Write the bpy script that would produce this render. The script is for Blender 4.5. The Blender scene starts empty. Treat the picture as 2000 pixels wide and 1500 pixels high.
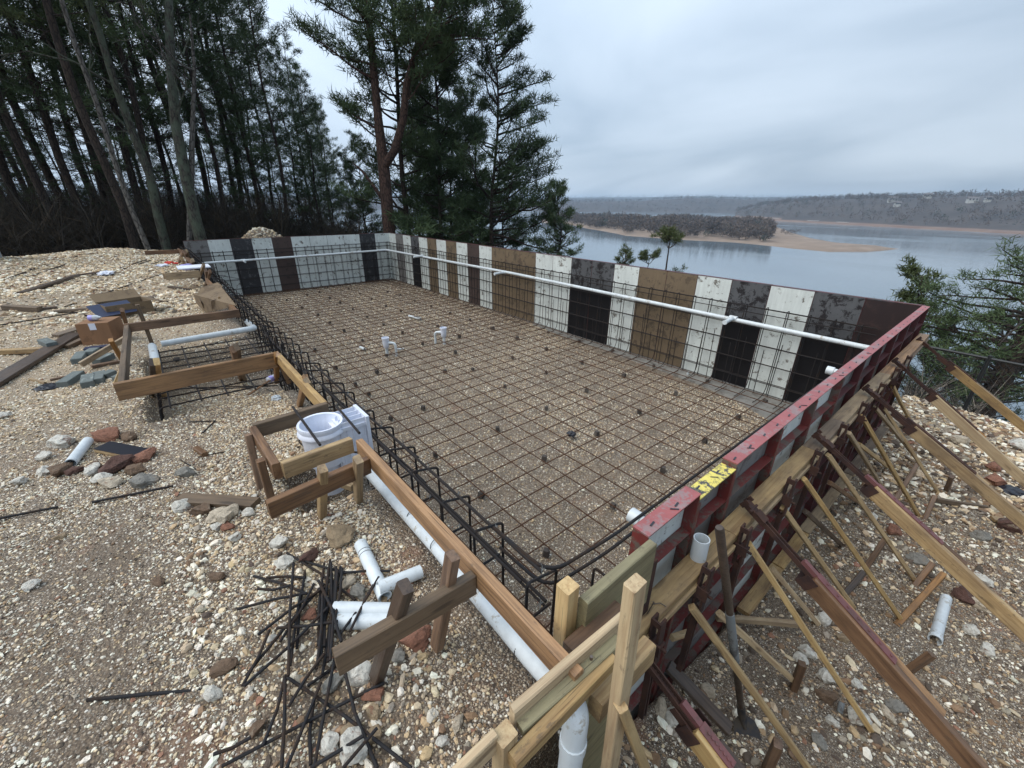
import bpy, math, random
import numpy as np
from mathutils import Matrix, Vector, Quaternion, noise as mnoise

random.seed(7)
RNG = np.random.default_rng(11)
SC = bpy.context.scene
COL = SC.collection

# ------------------------------------------------------------------ camera
# metres; far inner corner of the pool forms is the origin, +x runs along the
# lake-side wall towards the viewer, -y across the pool, z = 0 is the pool floor
FPX = 812.9                       # focal length for a 2000 px wide picture
PITCH, ROLL, YAW = math.radians(23.73), math.radians(.558), math.radians(139.86)
CAM = np.array([16.508, -7.479, 2.984])
_fw = np.array([math.cos(YAW)*math.cos(PITCH), math.sin(YAW)*math.cos(PITCH), -math.sin(PITCH)])
_rt = np.cross(_fw, [0, 0, 1]); _rt /= np.linalg.norm(_rt)
_up = np.cross(_rt, _fw)
_R = _rt*math.cos(ROLL)+_up*math.sin(ROLL)
_U = -_rt*math.sin(ROLL)+_up*math.cos(ROLL)
cam = bpy.data.objects.new('camera', bpy.data.cameras.new('camera'))
COL.objects.link(cam)
cam.matrix_world = Matrix(((_R[0], _U[0], -_fw[0], CAM[0]), (_R[1], _U[1], -_fw[1], CAM[1]),
                           (_R[2], _U[2], -_fw[2], CAM[2]), (0, 0, 0, 1)))
cam.data.sensor_width = 36
cam.data.lens = FPX/2000*36
cam.data.clip_start = .05
cam.data.clip_end = 20000
SC.camera = cam

# ------------------------------------------------------------------ sky, sun, exposure
SUN_EL, SUN_ROT = math.radians(52), math.radians(200)
world = bpy.data.worlds.new('World'); SC.world = world; world.use_nodes = True
nt = world.node_tree; nt.nodes.clear()
def wn(t, **k):
    n = nt.nodes.new(t)
    for a, b in k.items(): setattr(n, a, b)
    return n
w_out = wn('ShaderNodeOutputWorld'); w_bg = wn('ShaderNodeBackground')
w_bg.inputs['Strength'].default_value = .080
w_sky = wn('ShaderNodeTexSky', sky_type='NISHITA', sun_disc=False)
w_sky.sun_elevation = SUN_EL; w_sky.sun_rotation = SUN_ROT
w_sky.altitude = 300; w_sky.dust_density = 3
w_tc = wn('ShaderNodeTexCoord')
w_sep = wn('ShaderNodeSeparateXYZ'); nt.links.new(w_tc.outputs['Generated'], w_sep.inputs[0])
w_add = wn('ShaderNodeMath', operation='ADD'); w_add.inputs[1].default_value = .22
nt.links.new(w_sep.outputs['Z'], w_add.inputs[0])
w_max = wn('ShaderNodeMath', operation='MAXIMUM'); w_max.inputs[1].default_value = .08
nt.links.new(w_add.outputs[0], w_max.inputs[0])
w_dx = wn('ShaderNodeMath', operation='DIVIDE'); w_dy = wn('ShaderNodeMath', operation='DIVIDE')
nt.links.new(w_sep.outputs['X'], w_dx.inputs[0]); nt.links.new(w_max.outputs[0], w_dx.inputs[1])
nt.links.new(w_sep.outputs['Y'], w_dy.inputs[0]); nt.links.new(w_max.outputs[0], w_dy.inputs[1])
w_cmb = wn('ShaderNodeCombineXYZ')
nt.links.new(w_dx.outputs[0], w_cmb.inputs[0]); nt.links.new(w_dy.outputs[0], w_cmb.inputs[1])
w_n1 = wn('ShaderNodeTexNoise'); w_n1.inputs['Scale'].default_value = .95
w_n1.inputs['Detail'].default_value = 5; w_n1.inputs['Roughness'].default_value = .45
w_n1.inputs['Distortion'].default_value = .6
w_map = wn('ShaderNodeMapping'); w_map.inputs['Location'].default_value = (3.1, .7, 0)
w_map.inputs['Rotation'].default_value = (0, 0, .5); w_map.inputs['Scale'].default_value = (.7, .95, 1)
nt.links.new(w_cmb.outputs[0], w_map.inputs[0]); nt.links.new(w_map.outputs[0], w_n1.inputs['Vector'])
w_cr = wn('ShaderNodeValToRGB')
w_cr.color_ramp.elements[0].position = .32; w_cr.color_ramp.elements[0].color = (2.85, 3.6, 4.5, 1)
w_cr.color_ramp.elements[1].position = .70; w_cr.color_ramp.elements[1].color = (4.9, 5.7, 6.6, 1)
nt.links.new(w_n1.outputs['Fac'], w_cr.inputs[0])
# the cloud deck is thinner (brighter) towards the wooded side, thicker over the lake
w_dot = wn('ShaderNodeVectorMath', operation='DOT_PRODUCT'); w_dot.inputs[1].default_value = (-.93, -.3, .25)
nt.links.new(w_tc.outputs['Generated'], w_dot.inputs[0])
w_mr = wn('ShaderNodeMapRange'); w_mr.inputs[1].default_value = -.6; w_mr.inputs[2].default_value = 1
w_mr.inputs[3].default_value = .82; w_mr.inputs[4].default_value = 1.42
nt.links.new(w_dot.outputs['Value'], w_mr.inputs[0])
w_sc = wn('ShaderNodeVectorMath', operation='SCALE')
nt.links.new(w_cr.outputs[0], w_sc.inputs[0]); nt.links.new(w_mr.outputs[0], w_sc.inputs['Scale'])
w_zr = wn('ShaderNodeMapRange'); w_zr.inputs[1].default_value = 0; w_zr.inputs[2].default_value = 1
w_zr.inputs[3].default_value = .93; w_zr.inputs[4].default_value = 1.9
nt.links.new(w_sep.outputs['Z'], w_zr.inputs[0])
w_sc2 = wn('ShaderNodeVectorMath', operation='SCALE'); nt.links.new(w_sc.outputs[0], w_sc2.inputs[0]); nt.links.new(w_zr.outputs[0], w_sc2.inputs['Scale'])
w_mix = wn('ShaderNodeMix', data_type='RGBA'); w_mix.inputs['Factor'].default_value = .93
nt.links.new(w_sky.outputs[0], w_mix.inputs['A']); nt.links.new(w_sc2.outputs[0], w_mix.inputs['B'])
nt.links.new(w_mix.outputs['Result'], w_bg.inputs['Color']); nt.links.new(w_bg.outputs[0], w_out.inputs[0])

sun = bpy.data.objects.new('sun', bpy.data.lights.new('sun', 'SUN')); COL.objects.link(sun)
sun.data.energy = 1.5; sun.data.angle = math.radians(55); sun.data.color = (1, .91, .79)
# Nishita azimuth: rotation measured from +Y towards +X
sd = Vector((math.sin(SUN_ROT)*math.cos(SUN_EL), math.cos(SUN_ROT)*math.cos(SUN_EL), math.sin(SUN_EL)))
sun.rotation_euler = sd.to_track_quat('Z', 'Y').to_euler()

SC.view_settings.view_transform = 'Standard'
SC.view_settings.look = 'None'
SC.view_settings.exposure = 0.75
SC.view_settings.gamma = 1
SC.view_settings.use_curve_mapping = False
SC.render.engine = 'CYCLES'
SC.cycles.volume_bounces = 0
SC.cycles.max_bounces = 6

# ------------------------------------------------------------------ survey helpers
def ray(px, py): return _fw+_R*(px-1000)/FPX-_U*(py-750)/FPX
def atz(px, py, z): d = ray(px, py); return CAM+d*(z-CAM[2])/d[2]
def aty(px, py, y): d = ray(px, py); return CAM+d*(y-CAM[1])/d[1]
def atx(px, py, x): d = ray(px, py); return CAM+d*(x-CAM[0])/d[0]
def atd(px, py, r): d = ray(px, py); return CAM+d/np.linalg.norm(d[:2])*r

# ------------------------------------------------------------------ object helpers
WM = {}
def tag(o, label=None, cat=None, group=None, kind=None):
    if label: o['label'] = label
    if cat: o['category'] = cat
    if group: o['group'] = group
    if kind: o['kind'] = kind
    return o
def thing(name, label, cat, loc=(0, 0, 0), group=None, M=None):
    o = bpy.data.objects.new(name, None); COL.objects.link(o)
    o.empty_display_size = .1
    Mx = M if M is not None else Matrix.Translation(Vector([float(v) for v in loc]))
    o.matrix_basis = Mx; WM[o] = Mx
    return tag(o, label, cat, group)
def put(name, me, parent=None, M=None, label=None):
    o = bpy.data.objects.new(name, me); COL.objects.link(o)
    M = M if M is not None else Matrix.Identity(4)
    WM[o] = M
    if parent is not None:
        o.parent = parent; o.matrix_basis = WM[parent].inverted() @ M
    else: o.matrix_basis = M
    if label: o['label'] = label
    return o
def mesh(verts, faces, mats, smooth=False, mi=None, name='mesh'):
    me = bpy.data.meshes.new(name)
    me.from_pydata([tuple(map(float, v)) for v in verts], [], faces)
    for m in (mats if isinstance(mats, (list, tuple)) else [mats]): me.materials.append(m)
    if mi is not None: me.polygons.foreach_set('material_index', mi)
    if smooth: me.polygons.foreach_set('use_smooth', [True]*len(me.polygons))
    me.update(); return me
def tri_mesh(V, T, mats, smooth=False, mi=None, name='mesh', quads=False):
    k = 4 if quads else 3
    V = np.asarray(V, np.float32); T = np.asarray(T, np.int32)
    me = bpy.data.meshes.new(name); me.vertices.add(len(V)); me.vertices.foreach_set('co', V.ravel())
    me.loops.add(T.size); me.loops.foreach_set('vertex_index', T.ravel())
    me.polygons.add(len(T)); me.polygons.foreach_set('loop_start', np.arange(0, T.size, k, dtype=np.int32))
    try: me.polygons.foreach_set('loop_total', np.full(len(T), k, np.int32))
    except Exception: pass
    for m in (mats if isinstance(mats, (list, tuple)) else [mats]): me.materials.append(m)
    if mi is not None: me.polygons.foreach_set('material_index', np.asarray(mi, np.int32))
    if smooth: me.polygons.foreach_set('use_smooth', np.ones(len(T), bool))
    me.update(calc_edges=True); return me

class MB:                                    # collects boxes, tubes and lathes into one mesh
    def __init__(s): s.v = []; s.f = []; s.m = []
    def add(s, v, f, mi=0):
        b = len(s.v); s.v += [tuple(map(float, p)) for p in v]
        s.f += [tuple(i+b for i in q) for q in f]; s.m += [mi]*len(f)
    def box(s, x0, y0, z0, x1, y1, z1, mi=0, M=None):
        v = [(x, y, z) for x in (x0, x1) for y in (y0, y1) for z in (z0, z1)]
        if M is not None: v = [tuple(M @ Vector(p)) for p in v]
        s.add(v, [(0, 1, 3, 2), (4, 6, 7, 5), (0, 4, 5, 1), (2, 3, 7, 6), (0, 2, 6, 4), (1, 5, 7, 3)], mi)
    def tube(s, pts, r, n=8, caps=True, mi=0):
        pts = [np.array(p, float) for p in pts]
        rs = r if isinstance(r, (list, tuple, np.ndarray)) else [r]*len(pts)
        V = []; prev = None
        for i, p in enumerate(pts):
            t = pts[min(i+1, len(pts)-1)]-pts[max(i-1, 0)]; t = t/(np.linalg.norm(t)+1e-9)
            if prev is None:
                a = np.array([0, 0, 1.]) if abs(t[2]) < .9 else np.array([1., 0, 0])
                u = np.cross(t, a)
            else: u = prev-t*np.dot(prev, t)
            u /= np.linalg.norm(u)+1e-9; prev = u; w = np.cross(t, u)
            for k in range(n):
                a = 2*math.pi*k/n; V.append(p+rs[i]*(u*math.cos(a)+w*math.sin(a)))
        F = []
        for i in range(len(pts)-1):
            for k in range(n):
                a = i*n+k; b = i*n+(k+1) % n; F.append((a, b, b+n, a+n))
        if caps:
            F.append(tuple(range(n-1, -1, -1))); e = (len(pts)-1)*n; F.append(tuple(range(e, e+n)))
        s.add(V, F, mi)
    def hollow(s, a, b, r, wall, n=20, mi=0, sock=None):   # a pipe with open ends and a wall thickness
        a = np.array(a, float); b = np.array(b, float); t = b-a; L = np.linalg.norm(t); t /= L
        u = np.cross(t, [0, 0, 1.] if abs(t[2]) < .9 else [1., 0, 0]); u /= np.linalg.norm(u); w = np.cross(t, u)
        prof = [(0, r-wall), (0, r), (L, r), (L, r-wall)]
        if sock: prof = [(0, r-wall), (0, r), (L-sock, r), (L-sock*.8, r+wall), (L, r+wall), (L, r), (L-sock*.8, r)]
        V = []; F = []
        for (h, q) in prof:
            for k in range(n):
                an = 2*math.pi*k/n; V.append(a+t*h+q*(u*math.cos(an)+w*math.sin(an)))
        m = len(prof)
        for i in range(m):
            j = (i+1) % m
            for k in range(n):
                k2 = (k+1) % n; F.append((i*n+k, i*n+k2, j*n+k2, j*n+k))
        s.add(V, F, mi)
    def lathe(s, prof, c=(0, 0, 0), n=20, mi=0, sx=1, sy=1):
        V = []; F = []
        for (r, z) in prof:
            for k in range(n):
                a = 2*math.pi*k/n; V.append((c[0]+sx*r*math.cos(a), c[1]+sy*r*math.sin(a), c[2]+z))
        for i in range(len(prof)-1):
            for k in range(n):
                k2 = (k+1) % n; F.append((i*n+k, i*n+k2, (i+1)*n+k2, (i+1)*n+k))
        s.add(V, F, mi)
    def me(s, mats, smooth=False, name='mesh'): return mesh(s.v, s.f, mats, smooth, s.m, name)
def auto_smooth(me, ang=.7):
    me.polygons.foreach_set('use_smooth', [True]*len(me.polygons))
    try: me.set_sharp_from_angle(angle=ang)
    except Exception: pass
    return me

def frame(a, b, up=(0, 0, 1)):
    a = Vector([float(v) for v in a]); b = Vector([float(v) for v in b])
    x = (b-a).normalized(); up = Vector(up)
    y = up.cross(x)
    if y.length < 1e-4: y = Vector((0, 1, 0)).cross(x)
    y.normalize(); z = x.cross(y)
    M = Matrix((x, y, z)).transposed().to_4x4(); M.translation = (a+b)/2
    return M, (b-a).length
LUM = {}
def lumber_mesh(L, w, h, mat, seed=0):
    key = (round(L, 2), round(w, 3), round(h, 3), mat.name, seed)
    if key in LUM: return LUM[key]
    c = .0035; rr = random.Random(hash((round(L, 2), seed)) & 0xffff)
    sec = [(-w/2+c, -h/2), (w/2-c, -h/2), (w/2, -h/2+c), (w/2, h/2-c), (w/2-c, h/2), (-w/2+c, h/2), (-w/2, h/2-c), (-w/2, -h/2+c)]
    n = max(2, min(9, int(L/.3)+2)); V = []; F = []
    bow = rr.uniform(-.004, .004)*L; tw = rr.uniform(-.02, .02)
    for i in range(n):
        t = i/(n-1); x = (t-.5)*L; dy = bow*(1-(2*t-1)**2); an = tw*(t-.5)
        for k, (y, z) in enumerate(sec):
            j = rr.uniform(-.0009, .0009)
            xx = x+(rr.uniform(-.002, .002) if i in (0, n-1) else 0)
            V.append((xx, y*math.cos(an)-z*math.sin(an)+dy+j, y*math.sin(an)+z*math.cos(an)+j))
    for i in range(n-1):
        for k in range(8):
            a = i*8+k; b = i*8+(k+1) % 8; F.append((a, b, b+8, a+8))
    F.append(tuple(range(7, -1, -1))); F.append(tuple(range((n-1)*8, n*8)))
    LUM[key] = mesh(V, F, mat, name='lumber'); return LUM[key]
def lumber(name, a, b, w, h, mat, parent=None, up=(0, 0, 1), label=None, seed=0):
    M, L = frame(a, b, up)
    return put(name, lumber_mesh(L, w, h, mat, seed), parent, M, label)
UNIT = {}
def unit_bar(mat, n=6):
    if (mat.name, n) not in UNIT:
        b = MB(); b.tube([(-.5, 0, 0), (.5, 0, 0)], 1, n); UNIT[(mat.name, n)] = auto_smooth(b.me(mat, name='bar'), 1.2)
    return UNIT[(mat.name, n)]
def bar(name, a, b, r, mat, parent=None, n=6, label=None):
    M, L = frame(a, b)
    return put(name, unit_bar(mat, n), parent, M @ Matrix.Diagonal((L, r, r, 1)), label)
def fillet(pts, rad, n=5):
    pts = [np.array(p, float) for p in pts]; out = [pts[0]]
    for i in range(1, len(pts)-1):
        p = pts[i]; u = pts[i-1]-p; v = pts[i+1]-p; lu = np.linalg.norm(u); lv = np.linalg.norm(v)
        d = min(rad, lu*.45, lv*.45); A = p+u/lu*d; B = p+v/lv*d
        for k in range(n+1):
            t = k/n; out.append((1-t)**2*A+2*t*(1-t)*p+t*t*B)
    out.append(pts[-1]); return out
def wire(name, pts, r, mat, parent=None, n=6, rad=0, label=None):
    if rad: pts = fillet(pts, rad)
    b = MB(); o = np.array(pts[0], float); b.tube([np.array(p)-o for p in pts], r, n)
    return put(name, auto_smooth(b.me(mat), 1.2), parent, Matrix.Translation(Vector([float(q) for q in o])), label)

# ------------------------------------------------------------------ numpy noise
def _h(ix, iy, s):
    n = (ix.astype(np.int64)*374761393+iy.astype(np.int64)*668265263+s*1442695041) & 0x7fffffff
    n = ((n ^ (n >> 13))*1274126177) & 0x7fffffff
    return ((n ^ (n >> 16)) & 0xffff)/65535.0
def vn(x, y, s=0):
    x = np.asarray(x, float); y = np.asarray(y, float); ix = np.floor(x); iy = np.floor(y)
    fx = x-ix; fy = y-iy; fx = fx*fx*(3-2*fx); fy = fy*fy*(3-2*fy)
    a = _h(ix, iy, s); b = _h(ix+1, iy, s); c = _h(ix, iy+1, s); d = _h(ix+1, iy+1, s)
    return (a+(b-a)*fx)*(1-fy)+(c+(d-c)*fx)*fy-.5
def fbm(x, y, o=4, s=0):
    r = 0; a = 1
    for i in range(o): r = r+a*vn(np.asarray(x)*2**i, np.asarray(y)*2**i, s+i); a *= .5
    return r
def sst(x, a, b): t = np.clip((np.asarray(x, float)-a)/(b-a), 0, 1); return t*t*(3-2*t)

# ------------------------------------------------------------------ materials
def mat(name, base=(.5, .5, .5), rough=.7, metal=0, spec=.5):
    m = bpy.data.materials.new(name); m.use_nodes = True
    b = m.node_tree.nodes['Principled BSDF']
    b.inputs['Base Color'].default_value = (*base, 1); b.inputs['Roughness'].default_value = rough
    b.inputs['Metallic'].default_value = metal; b.inputs['Specular IOR Level'].default_value = spec
    return m
class NT:
    def __init__(s, m): s.t = m.node_tree; s.n = s.t.nodes; s.b = s.n['Principled BSDF']; s.m = m
    def node(s, ty, ins=None, **k):
        n = s.n.new(ty)
        for a, b in k.items(): setattr(n, a, b)
        for a, b in (ins or {}).items():
            if isinstance(b, bpy.types.NodeSocket): s.t.links.new(b, n.inputs[a])
            else: n.inputs[a].default_value = b
        return n
    def link(s, a, b): s.t.links.new(a, b)
    def noise(s, vec, scale, detail=4, rough=.55, dist=0):
        return s.node('ShaderNodeTexNoise', {'Vector': vec, 'Scale': scale, 'Detail': detail, 'Roughness': rough, 'Distortion': dist}).outputs['Fac']
    def ramp(s, fac, stops):
        n = s.node('ShaderNodeValToRGB', {'Fac': fac}); r = n.color_ramp
        while len(r.elements) < len(stops): r.elements.new(.5)
        for e, (p, c) in zip(r.elements, stops): e.position = p; e.color = (*c, 1) if len(c) == 3 else c
        return n.outputs[0]
    def mix(s, f, a, b, mode='MIX'):
        n = s.node('ShaderNodeMix', data_type='RGBA', blend_type=mode)
        for k, v in (('Factor', f), ('A', a), ('B', b)):
            if isinstance(v, bpy.types.NodeSocket): s.link(v, n.inputs[k])
            elif k == 'Factor': n.inputs[k].default_value = v
            else: n.inputs[k].default_value = (*v, 1)
        return n.outputs['Result']
    def math(s, op, a, b=0, clamp=False):
        n = s.node('ShaderNodeMath', operation=op, use_clamp=clamp)
        for i, v in enumerate((a, b)):
            if isinstance(v, bpy.types.NodeSocket): s.link(v, n.inputs[i])
            else: n.inputs[i].default_value = v
        return n.outputs[0]
    def color(s, c): s.link(c, s.b.inputs['Base Color'])
    def bump(s, h, st=.3, d=.01):
        n = s.node('ShaderNodeBump', {'Height': h, 'Strength': st, 'Distance': d}); s.link(n.outputs[0], s.b.inputs['Normal'])
    def coord(s, which='Object', scale=(1, 1, 1), rnd=False):
        tc = s.node('ShaderNodeTexCoord').outputs[which]
        mp = s.node('ShaderNodeMapping', {'Vector': tc, 'Scale': scale})
        if rnd:
            oi = s.node('ShaderNodeObjectInfo').outputs['Random']
            cx = s.node('ShaderNodeCombineXYZ', {'X': s.math('MULTIPLY', oi, 37.), 'Y': s.math('MULTIPLY', oi, 91.), 'Z': s.math('MULTIPLY', oi, 53.)})
            s.link(cx.outputs[0], mp.inputs['Location'])
        return mp.outputs[0]

def wood(name, light, dark, stain, stain_amt=.5, rough=.65, endc=None):
    m = mat(name, light, rough); q = NT(m)
    v = q.coord('Object', (1, 1, 1), True)
    vg = q.coord('Object', (1.1, 26, 26), True)
    g = q.noise(vg, 2.6, 5, .62, .6)
    v2 = q.coord('Object', (.55, 9, 9), True)
    g2 = q.noise(v2, 1.6, 3, .5, 1.4)
    rings = q.math('SINE', q.math('MULTIPLY', g2, 46.))
    c = q.ramp(g, [(.3, dark), (.52, light), (.75, tuple(min(1, x*1.15) for x in light))])
    c = q.mix(q.math('MULTIPLY', q.math('MULTIPLY', rings, .5), .35, True), c, dark)
    st = q.noise(v, 3.1, 6, .65)
    vs = q.coord('Object', (1.6, 5, 5), True)
    st2 = q.noise(vs, 2.2, 5, .6)
    sf = q.ramp(st2, [(.5-.25*stain_amt, (0, 0, 0)), (.72, (1, 1, 1))])
    c = q.mix(q.math('MULTIPLY', sf, stain_amt), c, stain)
    oi = q.node('ShaderNodeObjectInfo').outputs['Random']
    hv = q.node('ShaderNodeHueSaturation', {'Color': c, 'Value': q.math('ADD', q.math('MULTIPLY', oi, .4), .8), 'Saturation': q.math('ADD', q.math('MULTIPLY', q.math('FRACT', q.math('MULTIPLY', oi, 7.3)), .3), .85)})
    cr = q.noise(q.coord('Object', (.9, 70, 70), True), 1.6, 3, .7)
    c_cr = q.ramp(cr, [(.66, (0, 0, 0)), (.69, (1, 1, 1))])
    # specks of mud and knots
    kn = q.node('ShaderNodeTexVoronoi', {'Vector': q.coord('Object', (3, 14, 14), True), 'Scale': 1.0}).outputs['Distance']
    kf = q.ramp(kn, [(.10, (1, 1, 1)), (.17, (0, 0, 0))])
    c = q.mix(q.math('MULTIPLY', kf, .6), hv.outputs[0], tuple(x*.3 for x in dark))
    c = q.mix(q.math('MULTIPLY', c_cr, .75), c, tuple(x*.25 for x in dark))
    mud = q.ramp(q.noise(q.coord('Object', (5, 11, 11), True), 3.0, 6, .75), [(.58, (0, 0, 0)), (.66, (1, 1, 1))])
    c = q.mix(q.math('MULTIPLY', mud, .30+.35*stain_amt), c, (.075, .055, .04))
    q.color(c)
    q.link(q.ramp(st, [(.3, (rough-.2,)*3), (.7, (rough+.15,)*3)]), q.b.inputs['Roughness'])
    q.bump(g, .45, .004); return m
W_NEW = wood('wood_new_pine', (.50, .37, .20), (.34, .21, .10), (.20, .13, .075), .45, .6)
W_YEL = wood('wood_yellow_muddy', (.42, .30, .155), (.26, .16, .075), (.11, .072, .048), .75, .6)
W_BRN = wood('wood_wet_brown', (.21, .12, .065), (.095, .05, .028), (.035, .02, .014), .75, .5)
W_GRY = wood('wood_weathered', (.17, .12, .078), (.085, .058, .038), (.05, .038, .028), .6, .7)
W_DRK = wood('wood_dark_wet', (.085, .058, .042), (.035, .024, .018), (.02, .016, .014), .6, .45)
W_GRN = wood('wood_green_treated', (.25, .225, .13), (.15, .13, .07), (.11, .08, .05), .5, .65)
W_ORG = wood('wood_rust_brown', (.33, .175, .066), (.13, .062, .025), (.06, .034, .02), .5, .6)

def metal_rust(name, base, rust, amt=.5, rough=.5, metal=.6):
    m = mat(name, base, rough, metal); q = NT(m)
    v = q.coord('Object', (1, 1, 1), True)
    n = q.noise(v, 9, 6, .7); n2 = q.noise(v, 60, 3, .6)
    f = q.ramp(q.math('ADD', q.math('MULTIPLY', n, .75), q.math('MULTIPLY', n2, .25)), [(.56-.2*amt, (0, 0, 0)), (.62-.12*amt, (1, 1, 1))])
    q.color(q.mix(f, base, rust)); q.link(q.math('SUBTRACT', rough+.25, q.math('MULTIPLY', f, -.2)), q.b.inputs['Roughness'])
    q.bump(n2, .25, .002); return m
def painted(name, base, wear, amt, wear2=None, rough=.5, sc=1):
    """paint with worn patches, scratches and crud"""
    m = mat(name, base, rough); q = NT(m)
    v = q.coord('Object', (1, 1, 1), True)
    n = q.noise(v, 7*sc, 8, .68, .4); n2 = q.noise(v, 70*sc, 3, .7)
    s = q.math('ADD', q.math('MULTIPLY', n, .78), q.math('MULTIPLY', n2, .22))
    f = q.ramp(s, [(.62-.2*amt, (0, 0, 0)), (.655-.17*amt, (1, 1, 1))])
    sc1 = q.noise(q.coord('Object', (2, 2, 50), True), 2.0, 4, .7)
    f2 = q.ramp(sc1, [(.64, (0, 0, 0)), (.67, (1, 1, 1))])
    c = q.mix(f, base, wear)
    c = q.mix(q.math('MULTIPLY', f2, .35), c, wear2 or wear)
    big = q.math('ADD', q.math('MULTIPLY', q.noise(v, 2.2, 3, .5), .5), q.math('MULTIPLY', q.noise(q.coord('Object', (9, 9, 1.1), True), 2.5, 5, .65), .5))
    hv = q.node('ShaderNodeHueSaturation', {'Color': c, 'Value': q.math('ADD', q.math('MULTIPLY', big, .9), .55)})
    q.color(hv.outputs[0])
    q.link(q.math('ADD', rough, q.math('MULTIPLY', n, .25)), q.b.inputs['Roughness'])
    q.bump(n2, .2, .002); return m
M_RED = painted('red_form_paint', (.135, .024, .021), (.105, .08, .066), .68, (.08, .02, .018), .45)
M_PINK = painted('red_form_rail', (.285, .08, .08), (.24, .155, .155), .55, (.12, .03, .03), .38)
M_YEL = painted('yellow_form_paint', (.66, .56, .13), (.06, .06, .065), .62, (.05, .05, .05), .5, 2)
M_DRED = painted('dark_red_form', (.075, .018, .02), (.05, .035, .032), .5, (.03, .01, .01), .45)
M_CLAMP = metal_rust('clamp_steel', (.040, .022, .020), (.075, .038, .028), .6, .55, .35)
M_REBAR = metal_rust('rebar_steel', (.021, .021, .024), (.050, .034, .026), .35, .55, .45)
M_REBARF = metal_rust('rebar_floor_steel', (.050, .030, .022), (.105, .048, .026), .75, .6, .35)
P_WHITE = painted('ply_white', (.58, .62, .60), (.15, .14, .12), .27, (.30, .30, .28), .55)
P_BLACK = painted('ply_black', (.022, .022, .026), (.085, .088, .092), .38, (.10, .10, .105), .42)
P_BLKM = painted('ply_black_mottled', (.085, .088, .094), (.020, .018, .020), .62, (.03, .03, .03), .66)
q = NT(P_BLKM); _c = q.b.inputs['Base Color'].links[0].from_socket      # the lower part turns near black
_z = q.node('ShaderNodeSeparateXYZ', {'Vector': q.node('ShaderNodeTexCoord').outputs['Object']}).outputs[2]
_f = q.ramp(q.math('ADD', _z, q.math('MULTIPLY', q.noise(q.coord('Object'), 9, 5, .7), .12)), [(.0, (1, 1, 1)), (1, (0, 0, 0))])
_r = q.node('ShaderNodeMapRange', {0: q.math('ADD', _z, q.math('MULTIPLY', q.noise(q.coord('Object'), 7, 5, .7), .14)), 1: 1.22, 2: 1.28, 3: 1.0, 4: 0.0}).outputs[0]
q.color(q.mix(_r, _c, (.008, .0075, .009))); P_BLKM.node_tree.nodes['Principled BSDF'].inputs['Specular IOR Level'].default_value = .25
P_SHADE = painted('ply_red_shaded', (.018, .008, .008), (.035, .016, .014), .4, None, .4)  # dark red end panel, its shadow put into the near-black colour
P_BROWN = painted('ply_brown', (.145, .105, .064), (.085, .062, .040), .5, (.19, .15, .10), .6)
P_DBRN = painted('ply_dark_brown', (.055, .035, .030), (.028, .02, .018), .4, (.09, .06, .05), .55)
P_GREY = painted('ply_grey', (.17, .165, .16), (.09, .08, .075), .5, (.24, .23, .22), .6)
M_STRAP = painted('strap_pink', (.14, .055, .055), (.10, .05, .045), .5, None, .5)
M_PVC = painted('pvc_white', (.56, .61, .64), (.36, .345, .31), .22, (.45, .45, .43), .28)
M_PVCD = mat('pvc_inside', (.32, .36, .38), .4)
M_INK = mat('black_ink', (.02, .02, .025), .5)
M_DOBIE = painted('dobie_concrete', (.060, .052, .047), (.10, .09, .08), .4, None, .85)
M_CONC = painted('concrete_strip', (.20, .195, .18), (.13, .12, .105), .45, (.25, .24, .22), .8)
M_BLOCK = painted('blue_grey_block', (.12, .14, .138), (.22, .25, .24), .3, None, .85)
M_CARD = painted('cardboard', (.215, .115, .06), (.16, .085, .045), .35, None, .8)
M_CARD2 = painted('cardboard_faded', (.16, .115, .07), (.10, .07, .045), .5, None, .85)
M_BLKPL = mat('black_plastic', (.012, .013, .02), .35)
M_NAVY = mat('navy_board', (.025, .035, .075), .4)
M_SKIM = painted('skimmer_plastic', (.66, .70, .80), (.50, .54, .62), .1, (.58, .60, .66), .35)
M_GLASS = mat('clear_plastic', (.75, .80, .84), .15)
M_GLASS.node_tree.nodes['Principled BSDF'].inputs['Transmission Weight'].default_value = .35
M_LAV = mat('lavender_label', (.35, .33, .70), .4)
M_REDP = mat('red_plastic', (.62, .05, .035), .45)
M_REDROPE = mat('red_rope', (.55, .02, .05), .6)
M_ORGP = mat('pink_marking_paint', (.80, .16, .14), .7)
M_NAIL = mat('nail_steel', (.16, .13, .11), .4, .8)
M_GALV = metal_rust('galvanised', (.22, .24, .25), (.13, .13, .13), .4, .5, .5)
M_SHOVEL = metal_rust('shovel_steel', (.045, .045, .05), (.09, .075, .06), .4, .42, .5)
M_FENCE = mat('black_vinyl_fence', (.012, .014, .016), .45)
M_SHEET = painted('pale_grey_sheet', (.30, .34, .37), (.24, .27, .29), .3, None, .5)
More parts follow.
